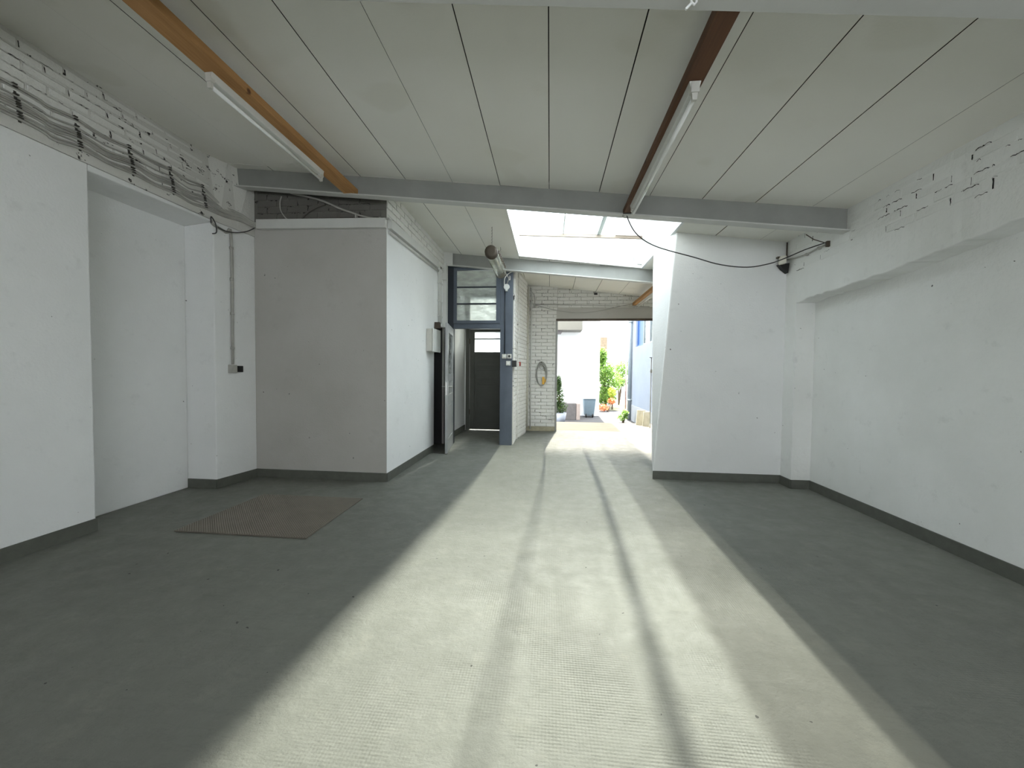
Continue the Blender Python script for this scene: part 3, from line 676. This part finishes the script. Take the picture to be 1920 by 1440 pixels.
# left pilaster conduit with sockets
t = empty('wall_conduit', (-3.51, 3.91, 2.0)); tag(t, 'grey vertical conduit on the left pilaster', 'conduit')
m = MB(); xx = lambda y: leanx(y, 0)+0.017
m.tube(smooth_path([(xx(3.66)+.01,3.69,2.83),(xx(3.7),3.72,2.80),(xx(3.84)+.0,3.86,2.77),(xx(3.92),3.915,2.70),(xx(3.92),3.915,1.34)], 6), 0.014, 10); ob('pipe', m, CABG, t)
for z in (2.62, 2.28, 1.90, 1.52):
    m = MB(); m.tube([(xx(3.915),3.915,z-0.012),(xx(3.915),3.915,z+0.012)], 0.019, 8); ob('clip', m, CABG, t)
m = MB(); a = leanx(3.93, 0); m.box(a-0.01, a+0.045, 3.875, 3.945, 1.245, 1.335); thing_mb('switch_box', 'small grey switch box at the foot of the left conduit', 'switch', m, CABG, 0.005)
m = MB(); a = leanx(3.98, 0); m.box(a-0.01, a+0.035, 3.955, 4.03, 1.255, 1.325); thing_mb('socket', 'small black socket beside the grey switch box', 'socket', m, BLACK, 0.004)
m = MB(); m.tube(smooth_path([(-3.53,3.70,2.70),(-3.50,3.72,2.62+.1),(-3.49,3.70,2.80),(-3.50,3.66,2.86),(-3.52,3.68,2.80)],5), 0.006, 6); 
thing_mb('cable', 'short dark cable loop sticking out above the left conduit', 'cable', m, CABD, 0)
CLIPD = plain('clip_dark', (0.07, 0.065, 0.055), 0.7, var=0.6, scale=30)
# cable bundle along the left wall
t = empty('cable_bundle', (-3.6, 3.0, 3.05)); tag(t, 'bundle of grey cables clipped along the upper left wall', 'cables')
clipY = [2.27, 2.60, 2.97, 3.32, 3.66]
rnd = random.Random(3)
H0 = [3.17, 3.15, 3.10, 3.062, 3.045, 3.03, 3.012, 2.98, 2.962, 2.942]
for i, h in enumerate(H0):
    pts = [(leanx(1.0, h)+0.012, 1.2, h+rnd.uniform(-.01,.01))]
    for a, b in zip([1.2]+clipY, clipY+[None]):
        if b is None: break
        if a > 1.3: pts.append((leanx(0, h)+0.016+rnd.uniform(0,.008), (a+b)/2, h-0.012-rnd.uniform(0,.02)))
        pts.append((leanx(0, h)+0.012, b, h))
    f = i/(len(H0)-1)
    zc_ = 3.04-0.05*f
    pts += [(leanx(3.84, h)+0.02, 3.86, h-(h-zc_)*0.55-0.03), (leanx(4.04, zc_)+0.02, 4.05, zc_+0.0-0.03*f), (-3.455, 4.14, 2.995-0.05*f), (-3.41, 4.19, 2.985-0.045*f)]
    m = MB(); m.tube(smooth_path(pts, 5), 0.0065 if i % 3 else 0.009, 6); ob('cable', m, CABG, t)
for y in clipY:
    m = MB()
    m.bar((leanx(0,2.93)+0.006, y, 2.925), (leanx(0,3.18)+0.006, y, 3.185), 0.014, 0.006, (1,0,0))
    for h in H0: m.box(leanx(0,h)+0.002, leanx(0,h)+0.024, y-0.011, y+0.011, h+0.008, h+0.016)
    ob('clip_rail', m, CLIPD, t)
m = MB(); m.tube(smooth_path([(-3.50,3.74,2.78),(-3.49,3.82,2.77),(-3.48,3.95,2.80),(-3.46,4.08,2.86),(-3.44,4.17,2.93)],5), 0.006, 6)
thing_mb('cable', 'single dark cable sagging from the left conduit to the corner', 'cable', m, CABD, 0)
# cables on the brickwork above the trunking
m = MB(); m.tube(smooth_path([on(545,362,1,4.19), on(600,375,1,4.185), on(640,392,1,4.185), on(690,408,1,4.19), on(730,410,1,4.19)], 6), 0.011, 8)
for q in ((668,404),(713,411)):
    p = on(*q, 1, 4.19); m.box(p.x-0.008, p.x+0.008, 4.175, 4.215, p.z-0.03, p.z+0.02)
thing_mb('cable', 'thick grey cable on the dark brickwork above the trunking', 'cable', m, CABG, 0)
m = MB(); m.tube(smooth_path([on(610,383,1,4.19), on(590,390,1,4.19), on(572,402,1,4.19), on(562,416,1,4.195)], 6), 0.011, 8)
thing_mb('cable', 'dark cable branching down to the trunking from the thick grey cable', 'cable', m, plain('sooty_cable', (0.13,0.12,0.105), 0.7), 0)
m = MB(); m.tube(smooth_path([on(528,368,1,4.19), on(525,380,1,4.19), on(527,396,1,4.19), on(537,410,1,4.195), on(548,416,1,4.195)], 6), 0.007, 8)
thing_mb('cable', 'thin grey cable curving down the dark brickwork, left of the others', 'cable', m, CABG, 0)
# sagging cable from the right batten to the right wall
arc = [(1174,392),(1178,412),(1195,440),(1230,462),(1300,482),(1350,496),(1400,501),(1440,495),(1470,485),(1510,468),(1548,455)]
pts = []
for i, q in enumerate(arc):
    f = i/(len(arc)-1); pts.append(on(*q, 1, 3.90+0.18*f))
m = MB(); m.tube(smooth_path(pts, 6), 0.0055, 7); thing_mb('cable', 'thin dark cable sagging from the right batten to the right wall', 'cable', m, CABD, 0)
m = MB(); pw = [on(1475,487,0,2.705), on(1490,484,0,2.70), on(1512,477,0,2.70), on(1535,465,0,2.70), on(1546,460,0,2.70)]
m.tube(smooth_path(pw, 4), 0.009, 7)
for q in pw[2:4]: m.box(2.69, 2.722, q.y-0.012, q.y+0.012, q.z-0.012, q.z+0.012)
thing_mb('cable', 'grey cable clipped to the right wall between lamp and wall hook', 'cable', m, CABG, 0)
p = on(1549,456,0,2.69); m = MB(); m.box(2.69, 2.722, p.y-0.012, p.y+0.012, p.z-0.035, p.z+0.02); m.tube([p, p+Vector((-0.10,0.02,0.045)), p+Vector((-0.17,0.03,0.10))], 0.005, 6)
thing_mb('hook', 'dark wire hook on the right wall holding the sagging cable', 'hook', m, RUSTM)
t = empty('corner_lamp', (2.62, 4.70, 2.59)); tag(t, 'small ivory lamp with black bracket in the upper right corner', 'lamp')
c = Vector((2.62, 4.68, 2.59)); m = MB()
m.hexa([c+Vector(v) for v in ((-.045,-.05,-.06),(.02,-.06,-.045),(.06,.03,-.035),(-.01,.05,-.05),(-.045,-.05,.035),(.02,-.06,.045),(.06,.03,.055),(-.01,.05,.04))]); ob('body', m, plain('ivory_enamel', (0.80, 0.77, 0.68), 0.3, var=0.05), t, 0.014)
m = MB(); m.hexa([(2.64,4.69,2.50),(2.70,4.69,2.45),(2.70,4.75,2.45),(2.64,4.75,2.50),(2.60,4.69,2.55),(2.71,4.69,2.56),(2.71,4.75,2.56),(2.60,4.75,2.55)]); ob('bracket', m, BLACK, t)
m = MB(); m.box(2.60, 2.71, 4.72, 4.758, 2.63, 2.645); ob('bracket_top', m, RUSTM, t)
m = MB(); m.tube([(2.71,4.745,2.64),(2.712,4.748,cz(2.71)-0.01)], 0.006, 6); ob('cable', m, RUSTM, t)
# blue post: conduit, junction box, sockets
m = MB(); m.tube([(-0.79,6.612,2.70),(-0.79,6.612,1.60)], 0.010, 8); thing_mb('conduit', 'dark conduit running down the blue door post', 'conduit', m, DARKB, 0)
p = on(950,538,1,6.60); m = MB(); m.tube([(p.x,6.585,p.z),(p.x,6.62,p.z)], 0.052, 12); m.box(p.x-.02,p.x+.02,6.58,6.615,p.z-.075,p.z-.03); thing_mb('junction_box', 'round white junction box high on the blue door post', 'box', m, STEELW, 0.004)
m = MB(); m.tube(smooth_path([(p.x-0.04,6.59,p.z+0.03),(p.x-0.03,6.58,p.z+0.15),(p.x+0.06,6.58,p.z+0.24),(p.x+0.16,6.60,p.z+0.27)],5), 0.008, 6); thing_mb('cable', 'white cable curling up from the round junction box to the beam', 'cable', m, STEELW, 0)
m = MB(); m.tube(smooth_path([(-0.80,6.02,2.84),(-0.72,6.12,2.86),(-0.68,6.3,2.80),(-0.70,6.50,2.92),(p.x+.01,6.58,p.z+.05)],5), 0.006, 6); thing_mb('cable', 'thin grey cable from the hanging lamp to the blue post', 'cable', m, CABG, 0)
for (q, nm, lb) in (((945.5,668),'switch','ivory switch on the blue door post, left of the round socket'), ((955,668),'socket','ivory round-hole socket on the blue door post'), ((953,681),'switch','lower ivory rocker switch on the blue door post')):
    p = on(*q, 1, 6.60); w = 0.038
    t = empty(nm, p); tag(t, lb, nm, None)
    m = MB(); m.box(p.x-w, p.x+w, 6.585, 6.62, p.z-w, p.z+w); ob('case', m, PLASTIC, t, 0.004)
    m = MB()
    if nm == 'socket': m.tube([(p.x,6.586,p.z),(p.x,6.580,p.z)], 0.022, 12); ob('socket_face', m, CABD, t)
    else: m.box(p.x-0.02, p.x+0.02, 6.578, 6.586, p.z-0.016, p.z+0.016); ob('rocker', m, plain('rocker_white', (0.75,0.74,0.70), 0.4), t, 0.002)
m = MB(); p = on(965,682,0,-0.62); m.box(-0.66, -0.585, p.y-0.10, p.y+0.02, p.z-0.055, p.z+0.055); thing_mb('socket', 'black box on the white brick beside the blue post', 'socket', m, BLACK, 0.003)
m = MB(); m.box(-0.61, -0.565, 7.36, 7.44, 1.405, 1.485); thing_mb('switch', 'small red switch on the white brick right of the black box', 'switch', m, REDP, 0.006)
# far corner pipe
m = MB(); m.tube([(-0.50,8.28,0.10),(-0.50,8.28,3.12)], 0.035, 12)
for z in (0.9, 1.9, 2.7): m.tube([(-0.50,8.28,z),(-0.50,8.28,z+0.03)], 0.042, 12)
thing_mb('pipe', 'white painted vertical pipe in the far left corner', 'pipe', m, plain('pipe_cream', (0.60,0.58,0.50), 0.5, var=0.15), 0)
m = MB(); m.tube([(-0.415,8.30,0.05),(-0.415,8.30,3.1)], 0.013, 8); thing_mb('pipe', 'thin white pipe beside the thick corner pipe', 'pipe', m, STEELW, 0)
fc = [(1003,572),(1012,574),(1030,579),(1052,583),(1075,586),(1100,586),(1130,582),(1160,575),(1186,570)]
m = MB(); m.tube(smooth_path([on(*q,1,8.30) for q in fc],4), 0.008, 6); thing_mb('cable', 'grey cable sagging across the far wall above the gate', 'cable', m, CABG, 0)
m = MB(); m.tube([on(1003,571,1,8.355), on(1100,572.5,1,8.355), on(1218,575,1,8.355)], 0.007, 6); thing_mb('cable', 'straight grey cable along the far wall above the sagging one', 'cable', m, CABG, 0)
m = MB(); m.tube(smooth_path([on(995,545,1,8.32), on(1001,552,1,8.31), on(1003,562,1,8.31), on(1002,572,1,8.32)],5), 0.008, 6); m.box(-0.375,-0.325,8.30,8.37,2.70,2.77); thing_mb('cable', 'short grey cable drop with clamp in the far left corner', 'cable', m, CABG, 0)
m = MB(); p = on(1117,551,1,8.36); m.box(p.x-0.035,p.x+0.035,8.355,8.37,p.z-0.02,p.z+0.02); thing_mb('cover_plate', 'tiny black plate on the brick above the gate', 'plate', m, BLACK, 0)
# hose coil with yellow fittings
t = empty('hose_coil', (-0.18, 8.34, 1.26)); tag(t, 'coil of grey hose with yellow fitting hanging on the white brick wall', 'hose')
for k in range(4):
    m = MB(); rx, rz = 0.118-0.008*(k % 2)-0.004*k, 0.255-0.008*k; pts = []
    for i in range(37):
        a = 2*math.pi*i/36; pts.append((-0.182+rx*math.cos(a)+0.004*math.sin(3*a+k), 8.335-0.012*(k%2)-0.006*(k//2), 1.262+rz*math.sin(a)-0.012*k))
    m.tube(pts, 0.0095, 7, False); ob('loop', m, HOSE, t)
m = MB(); m.tube(smooth_path([(-0.24,8.33,1.44),(-0.20,8.32,1.36),(-0.13,8.32,1.38),(-0.12,8.32,1.46),(-0.17,8.32,1.49)],6), 0.006, 7); ob('hose_end', m, HOSE, t)
m = MB(); m.box(-0.165,-0.115,8.30,8.345,1.03,1.19); m.box(-0.11,-0.085,8.305,8.34,1.07,1.15); ob('fitting', m, YEL, t, 0.005)
m = MB(); m.tube([(-0.18,8.375,1.50),(-0.18,8.30,1.50),(-0.18,8.30,1.52)], 0.007, 6); ob('hook', m, RUSTM, t)
# gate frame
t = empty('trim_4', (1.2, 8.4, 0)); tag(t, kind='structure')
m = MB(); m.box(OX0-0.03, OX1, YF-0.02, YF+0.03, OZ-0.035, OZ+0.012); ob('head_rail', m, RUSTM, t, 0.002)
m = MB(); m.box(OX0-0.035, OX0+0.008, YF-0.02, YF+0.03, 0, OZ-0.035); ob('jamb', m, plain('jamb_grey', (0.30,0.30,0.28), 0.5, metal=0.3), t, 0.002)
m = MB(); m.box(OX0-0.13, OX0-0.035, YF-0.03, YF-0.014, 0.28, 0.295); m.box(OX0-0.13,OX0-0.115,YF-0.03,YF-0.014,0.28,0.36); m.box(OX0-0.13, OX0-0.035, YF-0.03, YF-0.014, 0.345, 0.36); ob('latch', m, STEELW, t)
m = MB(); m.tube([(2.14,8.36,0.12),(2.14,8.36,1.62)], 0.010, 8); m.box(2.10,2.18,8.345,8.375,1.615,1.63); m.box(2.12,2.16,8.34,8.38,1.30,1.37)
thing_mb('gate_bolt', 'tall steel bolt rod standing at the right side of the gateway', 'bolt', m, CABG, 0)
# cable hook on near beam
m = MB(); p = on(1302,6,1,1.68); m.tube([p+Vector((-.012,0,.05)), p+Vector((-.012,0,.005)), p+Vector((0,0,-.006)), p+Vector((.008,0,.005)), p+Vector((.008,0,.05))], 0.005, 8); m.bar(p+Vector((-.012,0,0)), p+Vector((-.034,0,-.022)), 0.008, 0.008)
thing_mb('clamp', 'small bright white clamp on the nearest beam at the top edge', 'clamp', m, plain('clamp_white', (0.9,0.9,0.9), 0.3), 0)
# ------------------------------------------------------------------ rubber mat on the floor
t = empty('floor_mat', (-2.37, 3.14, 0)); tag(t, 'brown studded rubber mat lying on the dark floor at left', 'mat')
C4 = [(-2.93,2.69),(-1.824,2.69),(-1.845,3.61),(-2.90,3.60)]
m = MB(); m.prism(C4, 0.001, 0.010); ob('base', m, MATR, t, 0.002)
m = MB(); nx, ny = 54, 46
for i in range(nx):
    for j in range(ny):
        a, b = (i+0.5)/nx, (j+0.5)/ny
        x = (C4[0][0]*(1-a)+C4[1][0]*a)*(1-b)+(C4[3][0]*(1-a)+C4[2][0]*a)*b; y = 2.69+(3.605-2.69)*b
        n = len(m.v); e = 0.0072
        m.v += [(x-e,y,.010),(x,y-e,.010),(x+e,y,.010),(x,y+e,.010),(x-.003,y,.0145),(x,y-.003,.0145),(x+.003,y,.0145),(x,y+.003,.0145)]
        for k in range(4): q = (k+1) % 4; m.face([n+k,n+q,n+4+q,n+4+k])
        m.face([n+4,n+5,n+6,n+7])
o = ob('studs', m, plain('mat_studs', (0.24,0.215,0.175), 0.6, var=0.25, scale=5), t); o['kind'] = 'stuff'
# ------------------------------------------------------------------ outside
struct('lamp_shield', MB().box(-1.0, 4.2, YF+0.17, 9.6, 3.02, 3.12), plain('shield_grey', (0.30, 0.30, 0.29), 0.8))  # unseen slab, added to block steep lamp light at the gate
GZ = -0.22
tag(ob('terrace', MB().box(-0.9, 4.0, YF+0.16, 10.05, -0.12, -0.002), CONC, None), kind='structure')
tag(ob('yard_ground', MB().box(-12, 12, 10.0, 60, GZ-0.3, GZ), ASPH, None), kind='structure')
m = MB(); pq = [on(1133,769,2,GZ+.01), on(1177,770,2,GZ+.01), on(1179,752,2,GZ+.01), on(1160,750,2,GZ+.01)]; m.prism([(q.x, q.y) for q in pq], GZ, GZ+0.012); tag(ob('garden_path', m, PATHM), 'sandy sunlit path leading into the garden', 'path')
# white building to the left of the gateway
wb = empty('white_building', (0, 14.0, GZ)); tag(wb, 'bright white rendered building across the yard', 'building')
Yw = 13.6; xr = on(1124,700,1,Yw).x
m = MB(); m.box(-7, xr, Yw, Yw+5, GZ, 6.2); ob('wall', m, RENDER_W, wb)
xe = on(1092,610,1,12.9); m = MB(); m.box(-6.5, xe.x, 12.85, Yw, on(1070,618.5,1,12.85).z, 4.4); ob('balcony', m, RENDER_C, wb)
p = on(1055,622,1,13.2); m = MB(); m.hexa([(-1.0,13.0,p.z-0.09),(p.x-0.06,13.0,p.z-0.09),(p.x-0.06,13.2,p.z-.09),(-1.0,13.2,p.z-.09),(-1.0,13.0,p.z+.03),(p.x,13.0,p.z+.03),(p.x,13.2,p.z+.03),(-1.0,13.2,p.z+.03)]); ob('lamp_bracket', m, PLINTH, wb)
pl = empty('planter_wall', (0.1, 12.0, GZ)); tag(pl, 'low grey plinth in front of the white building', 'plinth')
pa, pb_ = on(1046,756,1,12.3), on(1088,756,1,12.3)
m = MB(); m.box(pa.x-1.0, pb_.x-0.13, 12.3, 12.8, GZ, pa.z); ob('block', m, PLINTH, pl, 0.01)
m = MB(); m.box(pb_.x-0.12, pb_.x, 12.3, 12.8, GZ, pa.z); ob('block', m, plain('plinth_light', (0.42,0.35,0.32), 0.8), pl, 0.01)
# bin
bn = empty('waste_bin', on(1105,783,2,GZ)); tag(bn, 'blue-grey waste bin standing by the white building', 'bin')
p = on(1105,783,2,GZ); by = p.y; bh = on(1105,743,1,by).z-GZ; bw = (on(1117,760,1,by).x-on(1092,760,1,by).x)/2
def ring(x, y, wx, wy, z): return [(x-wx,y-wy,z),(x+wx,y-wy,z),(x+wx,y+wy,z),(x-wx,y+wy,z)]
m = MB(); m.hexa(ring(p.x,by+.2,bw*.68,.18,GZ+.06)+ring(p.x,by+.2,bw*.92,.25,GZ+bh*.88)); ob('body', m, BIN, bn, 0.02)
m = MB(); m.hexa(ring(p.x,by+.2,bw,.28,GZ+bh*.88)+ring(p.x,by+.22,bw*.85,.22,GZ+bh)); ob('lid', m, plain('bin_lid', (0.33,0.40,0.44), 0.5), bn, 0.01)
for sx_ in (-1, 1):
    m = MB(); m.tube([(p.x+sx_*bw*.5-.02,by+.05,GZ+.07),(p.x+sx_*bw*.5+.02,by+.05,GZ+.07)], 0.07, 12); ob('wheel', m, BLACK, bn)
# pale blue building on the right, parallel to the drive
bb = empty('blue_building', (3.0, 11, GZ)); tag(bb, 'pale blue rendered building along the right side of the yard', 'building')
XB = 2.62
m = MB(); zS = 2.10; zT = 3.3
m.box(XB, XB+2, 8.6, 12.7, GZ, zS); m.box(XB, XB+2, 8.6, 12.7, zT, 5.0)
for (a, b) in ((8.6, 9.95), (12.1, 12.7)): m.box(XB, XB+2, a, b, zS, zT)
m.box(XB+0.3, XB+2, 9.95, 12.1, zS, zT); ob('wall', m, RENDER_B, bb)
for (a, b, mt) in ((9.95, 10.65, 'pane'), (10.65, 11.35, 'pane'), (11.35, 12.1, 'shutter')):
    w_ = MB(); e = 0.05
    w_.box(XB+.05,XB+.11,a,a+e,zS,zT); w_.box(XB+.05,XB+.11,b-e,b,zS,zT); w_.box(XB+.05,XB+.11,a+e,b-e,zS,zS+e); w_.box(XB+.05,XB+.11,a+e,b-e,zT-e,zT)
    wf_ = ob('window', w_, BLUEW if mt == 'shutter' else PIPEZ, bb)
    g = MB(); g.box(XB+.075,XB+.085,a+e,b-e,zS+e,zT-e); ob(mt, g, BLUEW if mt == 'shutter' else FROST, wf_)
m = MB(); m.tube([(XB-0.07,12.55,GZ),(XB-0.07,12.55,5.0)], 0.06, 12)
for z in (0.4, 2.9): m.tube([(XB-0.07,12.55,z),(XB-0.07,12.55,z+0.06)], 0.075, 12)
ob('downpipe', m, PIPEZ, bb)
m = MB(); m.box(XB-0.012, XB, 9.2, 12.5, GZ, 0.28); ob('plinth', m, plain('blue_plinth', (0.36,0.38,0.40), 0.8), bb)
# leaning boards
for i, (q, w, hgt) in enumerate((((1200,792), 0.20, 0.36), ((1211,792), 0.16, 0.34))):
    p = on(*q, 1, 9.75-0.2*i); m = MB(); z0 = -0.002
    m.hexa([(p.x-w/2,p.y,z0),(p.x+w/2,p.y,z0),(p.x+w/2,p.y+.03,z0),(p.x-w/2,p.y+.03,z0),(p.x-w/2+.06,p.y+.14,z0+hgt),(p.x+w/2+.06,p.y+.14,z0+hgt),(p.x+w/2+.06,p.y+.17,z0+hgt),(p.x-w/2+.06,p.y+.17,z0+hgt)])
    tag(ob('board', m, PLANKW, None, 0.004), ['weathered board leaning by the pale blue wall, farther one', 'weathered board leaning by the pale blue wall, nearer one'][i], 'board')
# plants
def foliage(m, c, rad, n, size, rnd):
    for _ in range(n):
        v = Vector((rnd.gauss(0,1), rnd.gauss(0,1), rnd.gauss(0,1))); v.normalize(); v *= rnd.random()**0.4
        p = Vector(c)+Vector((v.x*rad[0], v.y*rad[1], v.z*rad[2]))
        a = Vector((rnd.uniform(-1,1), rnd.uniform(-1,1), rnd.uniform(-.6,.6))).normalized(); b = a.cross(Vector((rnd.uniform(-1,1),rnd.uniform(-1,1),1))).normalized()
        s = size*rnd.uniform(.6,1.3); m.poly([p-a*s, p+b*s*.45, p+a*s, p-b*s*.45])
def plant(name, label, base, crowns, mat, leaf, n, trunk_h, cat):
    rnd = random.Random(hash(label) % 999 if False else len(label)*7)
    t = empty(name, base); tag(t, label, cat)
    m = MB()
    for c, r in crowns: foliage(m, c, r, n, leaf, rnd)
    o = ob('foliage', m, mat, t); o['kind'] = 'stuff'
    m = MB()
    for c, r in crowns: m.tube([Vector(base), (Vector(base)+Vector(c))/2+Vector((.02,0,.05)), Vector(c)], [0.035,0.025,0.01], 6)
    ob('stem', m, plain('bark', (0.13,0.09,0.06), 0.9), t)
    return t
Yt = 17.0
def P(x, y, Y): return on(x, y, 1, Y)
b0 = P(1050, 775, 11.3)
plant('shrub', 'dark green leafy shrub at the left side of the gateway', (b0.x,11.3,b0.z), [(P(1045,740,11.3),(.22,.25,.35)), (P(1048,762,11.3),(.26,.25,.22)), (P(1046,718,11.3),(.12,.15,.25))], LEAFD, 0.045, 420, 0.4, 'shrub')
pp = MB(); c0 = P(1048, 785, 11.3); pp.tube([(c0.x,11.3,GZ),(c0.x,11.3,b0.z+0.02)], [0.16,0.22], 16); tag(ob('plant_pot', pp, plain('pot_pale_blue', (0.42,0.46,0.55), 0.6)), 'pale blue pot under the dark shrub', 'pot')
plant('tree', 'bushy green tree beside the white building', (P(1135,760,Yt).x,Yt,GZ), [(P(1134,695,Yt),(.42,.6,.55)), (P(1142,715,Yt),(.62,.7,.5)), (P(1136,742,Yt),(.48,.6,.42)), (P(1129,668,Yt),(.22,.35,.4))], LEAF, 0.06, 1300, 1.0, 'tree')
plant('tree', 'small light green tree arching over the garden path', (P(1160,765,Yt+1.5).x,Yt+1.5,GZ), [(P(1158,695,Yt+1.5),(.52,.6,.42)), (P(1170,688,Yt+1.5),(.42,.5,.5)), (P(1163,716,Yt+1.5),(.40,.5,.25))], LEAF, 0.05, 800, 1.0, 'tree')
plant('shrub', 'yellow-green bush between the tree and the path', (P(1148,750,16).x,16,GZ), [(P(1147,735,16),(.16,.3,.22))], LEAFY, 0.05, 350, .3, 'shrub')
plant('flower_bush', 'orange flowering plants at the foot of the tree', (P(1140,765,15.2).x,15.2,GZ), [(P(1131,764,15.2),(.22,.3,.14)), (P(1147,752,15.6),(.16,.3,.14))], ORANGE, 0.035, 350, .2, 'flowers')
plant('shrub', 'small green plant in front of the downpipe', (P(1168,790,11.8).x,11.8,GZ), [(P(1167,782,11.8),(.17,.2,.12)), (P(1172,774,11.8),(.10,.2,.10))], LEAF, 0.035, 260, .2, 'shrub')
m = MB(); a = P(1132, 632, 19); m.box(a.x-.16, a.x+.16, 18.9, 19.2, a.z-0.75, a.z); ch = empty('chimney_post', (a.x,19,GZ)); tag(ch, 'weathered post with brown top rising above the green tree', 'post'); ob('cap', m, plain('brown_cap', (0.22,0.17,0.12), 0.9, var=0.4), ch, 0.02)
m = MB(); m.box(a.x-.12, a.x+.12, 18.93, 19.17, GZ, a.z-0.75); ob('shaft', m, plain('pale_shaft', (0.62,0.58,0.52), 0.9), ch, 0.01)
gw = empty('garden_wall', (5, 24, GZ)); tag(gw, 'pale garden wall far beyond the path', 'wall')
m = MB(); m.box(1.5, 9, 33, 33.2, GZ, 1.55); ob('wall', m, RENDER_W, gw)
m = MB(); a = P(1174,700,16.5); m.tube([(a.x,16.5,GZ),(a.x,16.5,P(1174,634,16.5).z)], 0.03, 8); thing_mb('pole', 'thin reddish pole left of the downpipe', 'pole', m, plain('pole_pink', (0.45,0.30,0.28), 0.6), 0)
print('bricks', lay.n, 'objects', len(bpy.data.objects))
